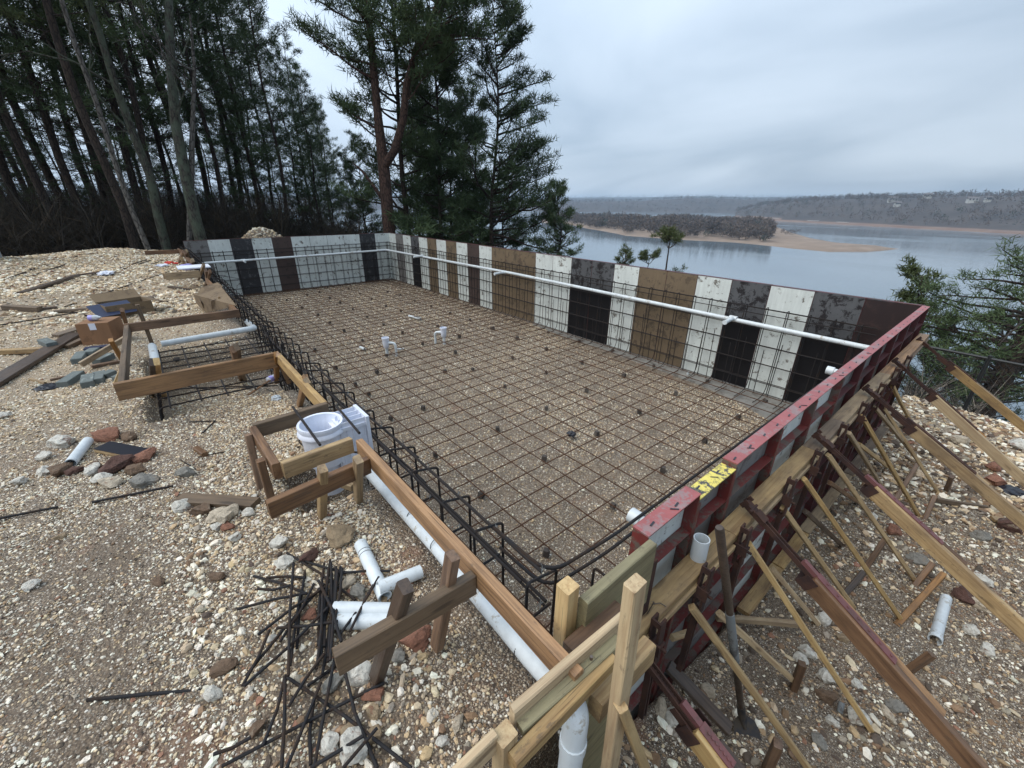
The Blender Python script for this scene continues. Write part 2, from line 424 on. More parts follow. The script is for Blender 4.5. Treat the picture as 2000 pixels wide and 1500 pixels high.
# ------------------------------------------------------------------ ground height
def ground_z(x, y):
    x = np.asarray(x, float); y = np.asarray(y, float)
    # upper bank on the near side of the pool
    bank = 1.455+.06*vn(x*.35, y*.35, 5)
    bank = bank+.22*np.exp(-((x-2.2)**2/7+(y+10.6)**2/2.2))+.16*np.exp(-((x+.2)**2/3+(y+8.6)**2/1.2))\
        + .10*np.exp(-((x-6.4)**2/3+(y+9.9)**2/1.3))-.05*np.exp(-((x-15.2)**2/2+(y+7.9)**2/.4))\
        - .05*sst(x, 14, 16.2)
    bank = bank-.35*sst(-x, .2, 5)-.02*np.clip(-x-5, 0, 200)
    # levels outside the forms
    edge = np.interp(y, [-7.12, -6.98, -6.84, -6.5, -6.14, -5.6, -5.0, -4.4], [1, .93, .66, .46, .33, .2, .07, .0])
    low = .02+.05*vn(x*.8, y*.8, 9)
    fall = -.55*np.clip(y-1.4, 0, 400)*sst(y, 1.2, 3.2)
    low_o = low+fall
    outer = bank*edge+low_o*(1-edge)
    # behind the far wall the ground falls from the bank to the lake side
    eb = 1-sst(y, -3.5, .8)
    back = (bank*eb+low_o*(1-eb))-.04*np.clip(-x-6, 0, 150)*(1-eb)
    back = back+.62*np.exp(-((x+1.35)**2/.5+(y+4.2)**2/.5))
    z = np.where(x > 15.9, outer, bank)
    z = np.where((x < -.11), back, z)
    z = np.where((x >= -.11) & (x <= 15.9) & (y > .05), low_o-.15, z)
    # the pool pit
    wall = sst(y, -6.78, -6.52)
    pit = (x > -.11) & (x <= 15.9) & (y > -6.8) & (y <= .05)
    z = np.where(pit, bank*(1-wall)+(-.03)*wall, z)
    # recess for the steps and for the skimmer
    r1 = sst(x, 10.86, 10.95)*(1-sst(x, 12.58, 12.68))*sst(y, -7.82, -7.72)*(y < -6.5)
    r2 = sst(x, 13.97, 14.05)*(1-sst(x, 14.42, 14.5))*sst(y, -7.24, -7.12)*(y < -6.5)
    z = np.where(y < -6.5, np.minimum(z, bank-r1*.42-r2*.30), z)
    return np.maximum(z, -36)
def ground_fine(x, y):
    z = ground_z(x, y)
    rough = np.where((x > -.05) & (x < 15.9) & (y > -6.5) & (y < .02), .35, 1.0)
    rough = np.where((x > 15.9) & (y > -6.6), 1.5, rough)
    z = z+np.where((x < 10.5) & (x > -1.5) & (y < -7.2), .11*fbm(x*.9, y*.9, 3, 91)*sst(-y, 7.2, 8.0)*(1-sst(x, 9, 10.5)), 0)
    near = (np.abs(x) < 40) & (np.abs(y) < 20)
    return z+near*rough*(.030*fbm(x*1.7, y*1.7, 3, 21)+.016*fbm(x*7, y*7, 2, 31))
def gz(x, y): return float(ground_fine(np.array([x]), np.array([y]))[0])

_T = np.concatenate([np.arange(.5, 30, .012), np.arange(30, 120, .2)])
def atg(px, py, dz=0.):          # where the line of sight of a survey point meets the ground
    d = ray(px, py); d = d/np.linalg.norm(d[:2]); P = CAM[None]+d[None]*_T[:, None]
    k = np.nonzero(P[:, 2] < ground_fine(P[:, 0], P[:, 1])+dz)[0]
    return P[k[0]] if len(k) else P[-1]
xs = np.sort(np.concatenate([[-.13, -.09, .01, 15.86, 15.93], np.arange(-200, -30, 8), np.arange(-30, -4, .8), np.arange(-4, 10, .14), np.arange(10, 18.5, .055), np.arange(18.5, 30, .4), np.arange(30, 201, 8)]))
ys = np.sort(np.concatenate([[.03, .07, .12], np.arange(-200, -20, 8), np.arange(-20, -11, .5), np.arange(-11, -8, .12), np.arange(-8, -4, .05), np.arange(-4, 1, .1), np.arange(1, 6, .2), np.arange(6, 70, 2), np.arange(70, 201, 10)]))
GX, GY = np.meshgrid(xs, ys, indexing='ij')
GZ = ground_fine(GX, GY)
V = np.stack([GX, GY, GZ], -1).reshape(-1, 3); nx, ny = len(xs), len(ys)
ii = (np.arange(nx-1)[:, None]*ny+np.arange(ny-1)[None]).ravel()
F = np.stack([ii, ii+ny, ii+ny+1, ii+1], -1)

def gravel_material(name):
    m = mat(name, (.3, .25, .2), .85); q = NT(m)
    geo = q.node('ShaderNodeNewGeometry').outputs['Position']
    zone = q.node('ShaderNodeAttribute', attribute_name='zone').outputs['Color']
    zs = q.node('ShaderNodeSeparateColor', {'Color': zone})
    dirt, cream, litter = zs.outputs[0], zs.outputs[1], zs.outputs[2]
    def layer(sc, thr):
        vo = q.node('ShaderNodeTexVoronoi', {'Vector': geo, 'Scale': sc, 'Randomness': 1.0})
        s = q.node('ShaderNodeSeparateColor', {'Color': vo.outputs['Color']})
        return vo.outputs['Distance'], s.outputs[0], s.outputs[1]
    d1, a1, b1 = layer(38, 0); d2, a2, b2 = layer(95, 0); d3, a3, b3 = layer(210, 0)
    big = q.noise(geo, .9, 5, .6); med = q.noise(geo, 5, 4, .6)
    soil = q.ramp(med, [(.3, (.045, .032, .023)), (.55, (.085, .060, .042)), (.75, (.14, .10, .070))])
    stone = [(0, (.10, .075, .055)), (.25, (.24, .17, .11)), (.5, (.36, .28, .19)), (.78, (.50, .42, .31)), (.9, (.72, .67, .58))]
    c3 = q.ramp(a3, stone); c2 = q.ramp(a2, stone); c1 = q.ramp(b1, stone)
    f3 = q.ramp(d3, [(.25, (1, 1, 1)), (.6, (0, 0, 0))])
    f2 = q.math('MULTIPLY', q.ramp(d2, [(.28, (1, 1, 1)), (.5, (0, 0, 0))]), q.math('GREATER_THAN', b2, .40))
    f1 = q.math('MULTIPLY', q.ramp(d1, [(.28, (1, 1, 1)), (.42, (0, 0, 0))]), q.math('GREATER_THAN', a1, .62))
    c = q.mix(q.math('MULTIPLY', f3, .75), soil, c3)
    c = q.mix(f2, c, c2); c = q.mix(f1, c, c1)
    # trampled fine dirt hides the stones
    dm = q.math('MULTIPLY', dirt, q.ramp(q.math('ADD', q.math('MULTIPLY', big, .6), q.math('MULTIPLY', med, .4)), [(.40, (0, 0, 0)), (.56, (1, 1, 1))]), True)
    dc = q.ramp(q.noise(geo, 24, 5, .8), [(.3, (.062, .046, .033)), (.7, (.175, .132, .092))])
    c = q.mix(q.math('MULTIPLY', dm, .78), c, dc)
    c = q.mix(q.math('MULTIPLY', cream, .45), c, q.ramp(q.noise(geo, 30, 3, .6), [(.3, (.34, .26, .17)), (.7, (.56, .46, .33))]))
    # reddish clay patches
    rp = q.ramp(q.noise(geo, 1.7, 4, .6, .5), [(.62, (0, 0, 0)), (.72, (1, 1, 1))])
    c = q.mix(q.math('MULTIPLY', rp, .45), c, (.22, .10, .055))
    lc = q.ramp(q.noise(geo, 14, 6, .75), [(.3, (.022, .016, .012)), (.6, (.07, .047, .032)), (.8, (.13, .09, .06))])
    c = q.mix(litter, c, lc)
    q.color(c)
    h = q.math('ADD', q.math('MULTIPLY', q.math('SUBTRACT', 1., d2), .6), q.math('MULTIPLY', q.math('MULTIPLY', f1, q.math('SUBTRACT', 1., d1)), 1.6))
    h = q.math('ADD', h, q.math('MULTIPLY', med, 1.2))
    q.bump(h, .9, .012)
    q.link(q.ramp(med, [(.3, (.6,)*3), (.7, (.95,)*3)]), q.b.inputs['Roughness'])
    return m
M_GROUND = gravel_material('gravel_ground')
gme = tri_mesh(V, F, M_GROUND, smooth=True, quads=True, name='ground')
X, Y = V[:, 0], V[:, 1]
dirt = (sst(X, 13.2, 14.2)*(1-sst(Y, -7.35, -7.0))*(1-sst(X, 15.9, 16.6)))*1.0
dirt = np.maximum(dirt, .35*((X > 15.9) & (Y > -6.8)))
dirt = np.maximum(dirt, .75*sst(-Y, 8.1, 8.6)*sst(X, 11.6, 12.6))
cream = sst(-Y, 6.9, 7.2)*(1-sst(X, 9.5, 12.3))*sst(X, -1.6, -.4)*(Y < -6.6)
cream = np.maximum(cream, np.exp(-((X-10.9)**2/2.2+(Y+8.35)**2/.25))*1.1)
cream = np.maximum(cream, sst(Y, -1, .5)*(X > 15.95)*(1-sst(Y, 2, 3))*.7)
litter = np.maximum.reduce([sst(-X, .9, 2.2), sst(Y, 1.9, 3.0), sst(-Y, 12.5, 14), sst(X, 22, 26)])
litter = litter*(1-.9*np.exp(-((X+1.35)**2/1.0+(Y+4.2)**2/1.0)))
ca = gme.color_attributes.new('zone', 'FLOAT_COLOR', 'POINT')
ca.data.foreach_set('color', np.stack([dirt, np.clip(cream, 0, 1), np.clip(litter, 0, 1), np.ones_like(dirt)], -1).astype(np.float32).ravel())
ground = put('ground', gme); tag(ground, kind='structure')

# ------------------------------------------------------------------ loose stones (geometry nodes scatter)
def stone_mat():
    m = mat('stone', (.5, .45, .36), .8); q = NT(m)
    a = q.node('ShaderNodeAttribute', attribute_name='col', attribute_type='INSTANCER').outputs['Color']
    v = q.coord('Object'); n = q.noise(v, 2.2, 5, .7)
    hv = q.node('ShaderNodeHueSaturation', {'Color': a, 'Value': q.math('ADD', q.math('MULTIPLY', n, 1.0), .5)})
    q.color(hv.outputs[0]); q.bump(n, .35, .05); return m
M_STONE = stone_mat()
PAL = dict(white=(.77, .71, .59), cream=(.62, .50, .34), tan=(.46, .335, .20), brown=(.235, .15, .088), grey=(.32, .275, .215), red=(.27, .14, .09), dark=(.095, .07, .052))
def stones_tree():
    g = bpy.data.node_groups.new('loose_stones', 'GeometryNodeTree')
    g.interface.new_socket('Geometry', in_out='INPUT', socket_type='NodeSocketGeometry')
    g.interface.new_socket('Geometry', in_out='OUTPUT', socket_type='NodeSocketGeometry')
    N = g.nodes.new; L = g.links.new
    gi = N('NodeGroupInput'); go = N('NodeGroupOutput')
    join = N('GeometryNodeJoinGeometry')
    for i in range(6):
        ico = N('GeometryNodeMeshIcoSphere'); ico.inputs['Radius'].default_value = .5; ico.inputs['Subdivisions'].default_value = 1 if i % 3 else 2
        nz = N('ShaderNodeTexNoise'); nz.noise_dimensions = '4D'; nz.inputs['W'].default_value = i*3.7; nz.inputs['Scale'].default_value = 1.6
        nz.inputs['Detail'].default_value = 2
        pos = N('GeometryNodeInputPosition'); L(pos.outputs[0], nz.inputs['Vector'])
        sub = N('ShaderNodeVectorMath'); sub.operation = 'SUBTRACT'; sub.inputs[1].default_value = (.5, .5, .5); L(nz.outputs['Color'], sub.inputs[0])
        sc = N('ShaderNodeVectorMath'); sc.operation = 'SCALE'; sc.inputs['Scale'].default_value = 1.25; L(sub.outputs[0], sc.inputs[0])
        sp = N('GeometryNodeSetPosition'); L(ico.outputs[0], sp.inputs[0]); L(sc.outputs[0], sp.inputs['Offset'])
        mt = N('GeometryNodeSetMaterial'); mt.inputs['Material'].default_value = M_STONE; L(sp.outputs[0], mt.inputs[0])
        ti = N('GeometryNodeGeometryToInstance'); L(mt.outputs[0], ti.inputs[0]); L(ti.outputs[0], join.inputs[0])
    def attr(nm, ty):
        a = N('GeometryNodeInputNamedAttribute'); a.data_type = ty; a.inputs['Name'].default_value = nm; return a.outputs['Attribute']
    iop = N('GeometryNodeInstanceOnPoints'); iop.inputs['Pick Instance'].default_value = True
    L(gi.outputs[0], iop.inputs['Points']); L(join.outputs[0], iop.inputs['Instance'])
    L(attr('pick', 'INT'), iop.inputs['Instance Index']); L(attr('sc', 'FLOAT_VECTOR'), iop.inputs['Scale'])
    e2r = N('FunctionNodeEulerToRotation'); L(attr('rot', 'FLOAT_VECTOR'), e2r.inputs[0]); L(e2r.outputs[0], iop.inputs['Rotation'])
    L(iop.outputs[0], go.inputs[0]); return g
GNT = stones_tree()
def stones(name, pts, size, pal, label=None, flat=.62):
    n = len(pts); keys = list(pal); w = np.array([pal[k] for k in keys], float); w /= w.sum()
    idx = RNG.choice(len(keys), n, p=w); c = np.array([PAL[k] for k in keys])[idx]
    c = c*RNG.uniform(.72, 1.2, (n, 1))*(1+RNG.normal(0, .015, (n, 3)))
    me = bpy.data.meshes.new(name); me.vertices.add(n); me.vertices.foreach_set('co', pts.astype(np.float32).ravel())
    def at(nm, ty, f, arr):
        a = me.attributes.new(nm, ty, 'POINT'); a.data.foreach_set(f, arr.ravel())
    s = np.stack([size*RNG.uniform(.8, 1.5, n), size*RNG.uniform(.7, 1.1, n), size*flat*RNG.uniform(.7, 1.2, n)], -1)
    at('sc', 'FLOAT_VECTOR', 'vector', s.astype(np.float32))
    at('rot', 'FLOAT_VECTOR', 'vector', np.stack([RNG.normal(0, .35, n), RNG.normal(0, .35, n), RNG.uniform(0, 6.28, n)], -1).astype(np.float32))
    at('col', 'FLOAT_VECTOR', 'vector', np.clip(c, 0, .85).astype(np.float32))
    at('pick', 'INT', 'value', RNG.integers(0, 6, n).astype(np.int32))
    o = put(name, me); tag(o, label, None, None, 'stuff')
    md = o.modifiers.new('scatter', 'NODES'); md.node_group = GNT; return o
def scatter(n, x0, x1, y0, y1, smin, smax, keep=None, pw=2.2, sink=.22):
    x = RNG.uniform(x0, x1, n); y = RNG.uniform(y0, y1, n)
    if keep is not None:
        k = RNG.uniform(0, 1, n) < keep(x, y); x, y = x[k], y[k]
    s = smin+(smax-smin)*RNG.uniform(0, 1, len(x))**pw
    z = ground_fine(x, y)+s*(.5*.62-sink)
    return np.stack([x, y, z], -1), s
def cat2(*ps): return np.concatenate([p[0] for p in ps]), np.concatenate([p[1] for p in ps])
flr = dict(cream=5, tan=3, white=4.5, brown=2, grey=1, red=.2, dark=.6)
clump = lambda sc, s, lo: (lambda x, y: np.clip(.5+1.5*fbm(x*sc, y*sc, 3, s), lo, 1))
p, s = cat2(scatter(85000, 8.5, 15.85, -6.3, -.02, .008, .024, clump(.9, 3, .35)),
            scatter(42000, 0, 8.5, -6.5, -.02, .013, .036, clump(.9, 3, .4)))
k = ~((p[:, 1] > -.62) & (p[:, 0] > 9.3) & (p[:, 1] > -.2-.14*(p[:, 0]-9.3)))
stones('pool_floor_gravel', p[k], s[k], flr)
bk = dict(white=6.5, cream=4, tan=2, brown=1.6, grey=1.6, red=.22, dark=1.2)
def near_keep(x, y):
    d = np.clip(.42+1.7*fbm(x*1.3, y*1.3, 3, 41), .12, 1)
    bare = np.exp(-((x-14.2)**2/.10+(y+7.95)**2/.03))+np.exp(-((x-14.9)**2/.12+(y+8.0)**2/.02))+np.exp(-((x-15.6)**2/.2+(y+7.3)**2/.02))
    return np.clip(d-bare*.8, .05, 1)*np.clip(1-.62*sst(-y, 7.62, 7.9)*sst(x, 13.4, 14)*(.55+1.1*vn(x*2.2, y*2.2, 88)), .12, 1)
p, s = cat2(scatter(115000, 12.9, 16.4, -9.2, -6.9, .0032, .0125, near_keep, 1.9),
            scatter(6500, 13.0, 16.2, -9.0, -6.95, .008, .017, clump(1.6, 77, .10), 2.4),
            scatter(1500, 13.6, 15.9, -7.75, -6.95, .012, .036, None, 2.2))
k = (p[:, 2] > 1.0)
stones('bank_gravel', p[k], s[k], bk, flat=.72)
p, s = scatter(30000, 12.4, 15.95, -7.55, -6.88, .004, .015, clump(1.2, 61, .3), 1.8)
stones('golden_gravel', p, s, dict(white=2, cream=6, tan=4, brown=1.5, grey=.5, red=.6, dark=.4), flat=.7)
hp = dict(white=4.5, cream=6, tan=2.5, brown=1.2, grey=.8, red=.15, dark=.4)
p, s = cat2(scatter(52000, 9, 13.2, -9.6, -6.92, .006, .022, clump(1.1, 13, .3), 2),
            scatter(60000, -1.6, 9, -13, -6.75, .016, .065, clump(.7, 14, .35), 2.2),
            scatter(1500, -2.2, -.5, -5.3, -3.2, .04, .11, lambda x, y: np.exp(-((x+1.35)**2/.6+(y+4.2)**2/.6))))
stones('cream_rubble', p, s, hp)
rt_ = dict(white=3.4, cream=2.4, tan=2.2, brown=4, grey=2.2, red=.3, dark=3.2)
p, s = cat2(scatter(60000, 15.98, 18.6, -6.9, 2.0, .006, .022, clump(1.5, 50, .25), 1.8),
            scatter(9000, 15.98, 18.6, -6.8, 2.2, .020, .062, clump(1.1, 51, .12), 2.2),
            scatter(5200, 15.9, 19.5, -1.6, 2.4, .03, .085, None, 2.0))
stones('downhill_rubble', p, s, rt_)

# ------------------------------------------------------------------ lake and far shores
LZ = -30.0
m = mat('lake_water', (.018, .032, .042), .06, 0, .5); q = NT(m)
m.node_tree.nodes['Principled BSDF'].inputs['IOR'].default_value = 1.33
geo = q.node('ShaderNodeNewGeometry').outputs['Position']
mp = q.node('ShaderNodeMapping', {'Vector': geo, 'Scale': (.22, .5, 1), 'Rotation': (0, 0, .5)}).outputs[0]
w1 = q.noise(mp, 1.0, 5, .62); w2 = q.noise(q.node('ShaderNodeMapping', {'Vector': geo, 'Scale': (.004, .016, 1), 'Rotation': (0, 0, .25)}).outputs[0], 1., 4, .55)
q.bump(w1, .22, .2)
q.link(q.ramp(w2, [(.42, (.03,)*3), (.62, (.16,)*3)]), q.b.inputs['Roughness'])
q.color(q.ramp(w2, [(.35, (.11, .145, .175)), (.7, (.15, .19, .22))]))
n = 96; LR = 5900
ang = np.linspace(0, 2*math.pi, n, endpoint=False)
lake = put('lake', mesh([(LR*math.cos(a), LR*math.sin(a), LZ) for a in ang], [tuple(range(n))], m)); tag(lake, kind='structure')

def az(px): d = ray(px, 400); a = math.atan2(d[1], d[0]); return a if a > 0 else a+2*math.pi
def pol(a, r): return CAM[0]+r*np.cos(a), CAM[1]+r*np.sin(a)
def land_mat(name, lo, hi, sc):
    m = mat(name, lo, .95); q = NT(m); geo = q.node('ShaderNodeNewGeometry').outputs['Position']
    n = q.noise(geo, sc, 6, .65); q.color(q.ramp(n, [(.3, lo), (.7, hi)])); return m
M_SAND = land_mat('sandbar', (.16, .115, .085), (.27, .205, .155), .06)
M_SHORE = land_mat('red_shore', (.13, .075, .055), (.19, .13, .095), .03)
M_WOODL = land_mat('winter_wood_floor', (.03, .025, .024), (.065, .052, .045), .02)
def polar_land(name, a0, a1, na, rs, zf, mt, matf=None):
    A = np.linspace(a0, a1, na); V = []; nr = None
    P = []
    for a in A:
        rr = rs(a); x, y = pol(a, rr); z = zf(a, rr, x, y); P.append(np.stack([x, y, z], -1))
    P = np.array(P); na, nr = P.shape[:2]
    i = (np.arange(na-1)[:, None]*nr+np.arange(nr-1)[None]).ravel()
    F = np.stack([i, i+1, i+nr+1, i+nr], -1)
    mi = None
    if matf is not None:
        zc = P.reshape(-1, 3)[F][:, :, 2].mean(1); mi = matf(zc)
    o = put(name, tri_mesh(P.reshape(-1, 3), F, mt, True, mi, name, True)); return tag(o, kind='structure')
# shoreline distance as a function of the picture column (measured on the lake level)
def shore_fn(cols):
    aa = [az(c) for c, _ in cols]; rr = [np.linalg.norm((atz(c, v, LZ)-CAM)[:2]) for c, v in cols]
    o = np.argsort(aa); aa = np.array(aa)[o]; rr = np.array(rr)[o]
    return lambda a: np.interp(a, aa, rr)
ridge_r = shore_fn([(1475, 427), (1530, 432), (1620, 437), (1700, 441), (1800, 447), (1900, 452), (2000, 458)])
def ridge_top(a):
    t = np.interp(a, [az(2000), az(1900), az(1750), az(1620), az(1540), az(1480), az(1440)], [22, 23, 20, 16, 9, -2, -20])
    return t
aR0, aR1 = az(2000)-.9, az(1440)
def rs_ridge(a): r0 = ridge_r(a); return r0+np.array([0, 4, 10, 18, 40, 70, 110, 160, 220, 300, 400, 520, 700, 900])
def zf_ridge(a, r, x, y):
    t = (r-r[0])/330; top = ridge_top(a)
    h = LZ-.5+(top-LZ)*sst(t, -.05, 1)*(.93+.0*t)+5*fbm(x/90, y/90, 3, 5)*sst(t, .05, .3)
    h = h-8*sst(t, 1.4, 2.6); h[0] = LZ-.6; h[1] = LZ+.6; h[2] = LZ+2.2; return np.maximum(h, LZ-.6)
far_ridge = polar_land('far_ridge', aR0, aR1, 160, rs_ridge, zf_ridge, [M_WOODL, M_SHORE], lambda z: (z < LZ+3.2).astype(int))
# low wooded hills at the head of the lake
def band(name, c0, c1, r0, depth, tops, na=140, seed=1):
    a0, a1 = az(c1)-.15, az(c0)+.1
    aa = [az(c) for c, _ in tops]; o = np.argsort(aa); aa = np.array(aa)[o]; hh = np.array([h for _, h in tops])[o]
    def rs(a): return r0*(1+.05*math.sin(a*9+seed))+np.linspace(0, depth, 12)
    def zf(a, r, x, y):
        t = (r-r[0])/(depth*.5); h = LZ-.5+(np.interp(a, aa, hh)-LZ)*sst(t, 0, 1)+(r0/190)*fbm(x/(r0/9), y/(r0/9), 3, seed)*sst(t, .1, .5)
        h[0] = LZ-.6; return np.maximum(h, LZ-.6)
    return polar_land(name, a0, a1, na, rs, zf, M_WOODL), rs, zf, a0, a1
hill_a = band('hills', 200, 1700, 1700, 900, [(200, 14), (700, 12), (1120, 2), (1250, 8), (1350, 22), (1450, 18), (1560, 22), (1700, 26)], seed=3)
hill_b = band('distant_hills', 0, 2000, 3400, 1500, [(0, 40), (600, 46), (1130, 36), (1300, 44), (1400, 52), (1600, 40), (2000, 60)], seed=8)
# the wooded island with its sandbar
near_r = shore_fn([(1100, 436), (1150, 447), (1230, 462), (1330, 470), (1450, 476), (1560, 487), (1650, 494), (1720, 494), (1760, 491), (1786, 488.5)])
far_r = shore_fn([(1100, 427), (1150, 430), (1250, 434), (1400, 437), (1530, 444), (1560, 455), (1600, 466), (1650, 475), (1720, 481), (1760, 485.5), (1786, 487.5)])
aI0, aI1 = az(1787), az(1060)
def zf_isl(a, r, x, y):
    w = r[-1]-r[0]; t = (r-r[0])/w; h = min(2.6, w*.05)
    z = LZ-.3+h*np.sin(np.pi*np.clip(t, 0, 1))**.6+.25*vn(x/9, y/9, 3)*np.sin(np.pi*t); z[0] = LZ-.4; z[-1] = LZ-.4; return z
isl = polar_land('sandbar_island', aI0, aI1, 220, lambda a: near_r(a)+(max(6, far_r(a)-near_r(a)))*np.linspace(0, 1, 18), zf_isl, [M_SAND])

M_TWIGF = land_mat('bare_winter_crowns', (.040, .029, .024), (.125, .095, .076), .08)
M_TWIGG = land_mat('evergreen_far', (.022, .032, .022), (.05, .06, .04), .5)
def fuzzy(name, P, H, mats, mi_prob=.1, nt_=46):
    """many small bare crowns: thin triangles spread through each crown volume"""
    P = np.asarray(P); n = len(P); k = nt_
    d = RNG.normal(0, 1, (n, k, 3)); d /= np.linalg.norm(d, axis=-1, keepdims=True)
    rr = RNG.uniform(.25, 1, (n, k, 1))**.5
    Hh = np.asarray(H)[:, None]; cen = d*rr*np.stack([Hh*.42, Hh*.42, Hh*.44], -1)
    cen[:, :, 2] += Hh*.55
    cen += P[:, None, :]
    u = RNG.normal(0, 1, (n, k, 3))+d*1.2; u[..., 2] += .5; u /= np.linalg.norm(u, axis=-1, keepdims=True)
    w = np.cross(u, RNG.normal(0, 1, (n, k, 3))); w /= np.linalg.norm(w, axis=-1, keepdims=True)
    L = Hh[..., None]*RNG.uniform(.12, .3, (n, k, 1)); W = Hh[..., None]*.045
    V = np.stack([cen-u*L*.5-w*W, cen-u*L*.5+w*W, cen+u*L*.5], 2).reshape(-1, 3)
    T = np.arange(len(V)).reshape(-1, 3)
    mi = np.repeat((RNG.uniform(0, 1, n) < mi_prob).astype(int), k)
    o = put(name, tri_mesh(V, T, mats, False, mi, name)); return tag(o, kind='stuff')
def sample(o, n, cond):
    me = o.data; nv = len(me.vertices); co = np.empty(nv*3, np.float32); me.vertices.foreach_get('co', co); co = co.reshape(-1, 3)
    nf = len(me.polygons); vi = np.empty(nf*4, np.int32); me.polygons.foreach_get('vertices', vi); Q = co[vi.reshape(-1, 4)]
    ar = np.linalg.norm(np.cross(Q[:, 1]-Q[:, 0], Q[:, 3]-Q[:, 0]), axis=1); c = Q.mean(1); k = cond(c); Q = Q[k]; ar = ar[k]
    i = RNG.choice(len(Q), n, p=ar/ar.sum()); u = RNG.uniform(0, 1, (n, 1)); v = RNG.uniform(0, 1, (n, 1)); q_ = Q[i]
    return (q_[:, 0]*(1-u)+q_[:, 1]*u)*(1-v)+(q_[:, 3]*(1-u)+q_[:, 2]*u)*v
P = sample(far_ridge, 5200, lambda c: (c[:, 2] > LZ+4) & (np.hypot(c[:, 0], c[:, 1]) < 1750))
fuzzy('far_ridge_wood', P, RNG.uniform(6, 15, len(P)), [M_TWIGF, M_TWIGG], .12, 26)
def isl_cond(c):
    a = np.arctan2(c[:, 1]-CAM[1], c[:, 0]-CAM[0]); r = np.hypot(c[:, 0]-CAM[0], c[:, 1]-CAM[1])
    t = (r-near_r(a))/(far_r(a)-near_r(a)); return (a > az(1520)) & (t > .08+.05*vn(c[:, 0]/20, c[:, 1]/20, 4)) & (t < .96)
P = sample(isl, 1500, isl_cond)
fuzzy('island_wood', P, RNG.uniform(7, 15, len(P))*(1+.35*fbm(P[:, 0]/40, P[:, 1]/40, 2, 6)), [M_TWIGF, M_TWIGG], .05, 60)
P = sample(hill_a[0], 3600, lambda c: c[:, 2] > LZ+1)
fuzzy('hillside_wood', P, RNG.uniform(9, 16, len(P)), [M_TWIGF, M_TWIGG], .1, 16)
P = sample(hill_b[0], 3000, lambda c: c[:, 2] > LZ+1)
fuzzy('distant_wood', P, RNG.uniform(14, 28, len(P)), [M_TWIGF, M_TWIGG], .1, 10)
# reeds and bare saplings at the point of the island
P = []
for i in range(26):
    c = atz(random.uniform(1525, 1562), random.uniform(452, 462), LZ+1.2); P.append(c)
fuzzy('island_saplings', np.array(P), RNG.uniform(3, 6, len(P)), [M_TWIGF], 0, 30)

# houses high on the far ridge, pale docks by the water
M_HWALL = mat('far_house_wall', (.42, .42, .40), .8); M_HROOF = mat('far_house_roof', (.12, .11, .11), .8); M_HWIN = mat('far_house_window', (.03, .035, .04), .3)
def ray_ground(px, py, o_r):   # place on the ridge along a bearing at a given distance
    d = ray(px, py); a = math.atan2(d[1], d[0]); x, y = pol(a, o_r)
    rr = rs_ridge(a); z = np.interp(o_r, rr, zf_ridge(a, rr, *pol(a, rr))); return x, y, float(z), a
def far_house(px, dr, w, h, label):
    d = ray(px, 400); a = math.atan2(d[1], d[0]); x, y, z, a = ray_ground(px, 400, ridge_r(a)+dr)
    M = Matrix.Translation((x, y, z+2.5)) @ Matrix.Rotation(a+.3, 4, 'Z')
    t = thing('lakeside_house', label, 'house', M=M, group='houses on the far ridge')
    b = MB(); b.box(-5, -w/2, -4, 5, w/2, h); put('wall', b.me(M_HWALL), t, M)
    b = MB(); b.add([(-6, -w/2-1, h), (6, -w/2-1, h), (6, w/2+1, h), (-6, w/2+1, h), (0, -w/2-1, h+3), (0, w/2+1, h+3)],
                    [(0, 3, 2, 1), (0, 4, 5, 3), (1, 2, 5, 4), (0, 1, 4), (3, 5, 2)]); put('roof', b.me(M_HROOF), t, M)
    for i in range(3):
        b = MB(); yy = -w/2+w*(i+.5)/3; b.box(-5.15, yy-1, 1.5, -5.003, yy+1, 4); put('window', b.me(M_HWIN), t, M)
far_house(1740, 250, 13, 5, 'wide pale house high on the far ridge, left of the sandbar tip')
far_house(1752, 200, 8, 4, 'small pale house just below the wide one on the ridge')
far_house(1805, 300, 12, 4, 'pale house on the crest of the far ridge above the sandbar tip')
far_house(1895, 230, 13, 4, 'long pale house among trees at the right of the far ridge')
far_house(1925, 240, 7, 4, 'little pale house beside the long one on the far ridge')
for px, py, w, lab in [(1587, 434.5, 9, 'pale boat dock at the foot of the far ridge, nearer the island'), (1644, 437.5, 8, 'pale boat dock on the far shore, second from the island'), (1511, 429.5, 8, 'pale boat dock on the far shore just behind the island trees')]:
    c = atz(px, py, LZ); M = Matrix.Translation(Vector(c)) @ Matrix.Rotation(math.atan2(c[1], c[0])+.1, 4, 'Z')
    t = thing('boat_dock', lab, 'dock', M=M, group='docks on the far shore')
    b = MB(); b.box(-4, -w, 0, 4, w, .6); put('deck', b.me(M_HWALL), t, M)
    b = MB(); b.box(-4.4, -w-.4, 3, 4.4, w+.4, 3.4); put('canopy_roof', b.me(M_HWALL), t, M)
    for sx in (-3.6, 3.6):
        for sy in (-w+.4, w-.4):
            b = MB(); b.box(sx-.15, sy-.15, .6, sx+.15, sy+.15, 3); put('post', b.me(M_HROOF), t, M)

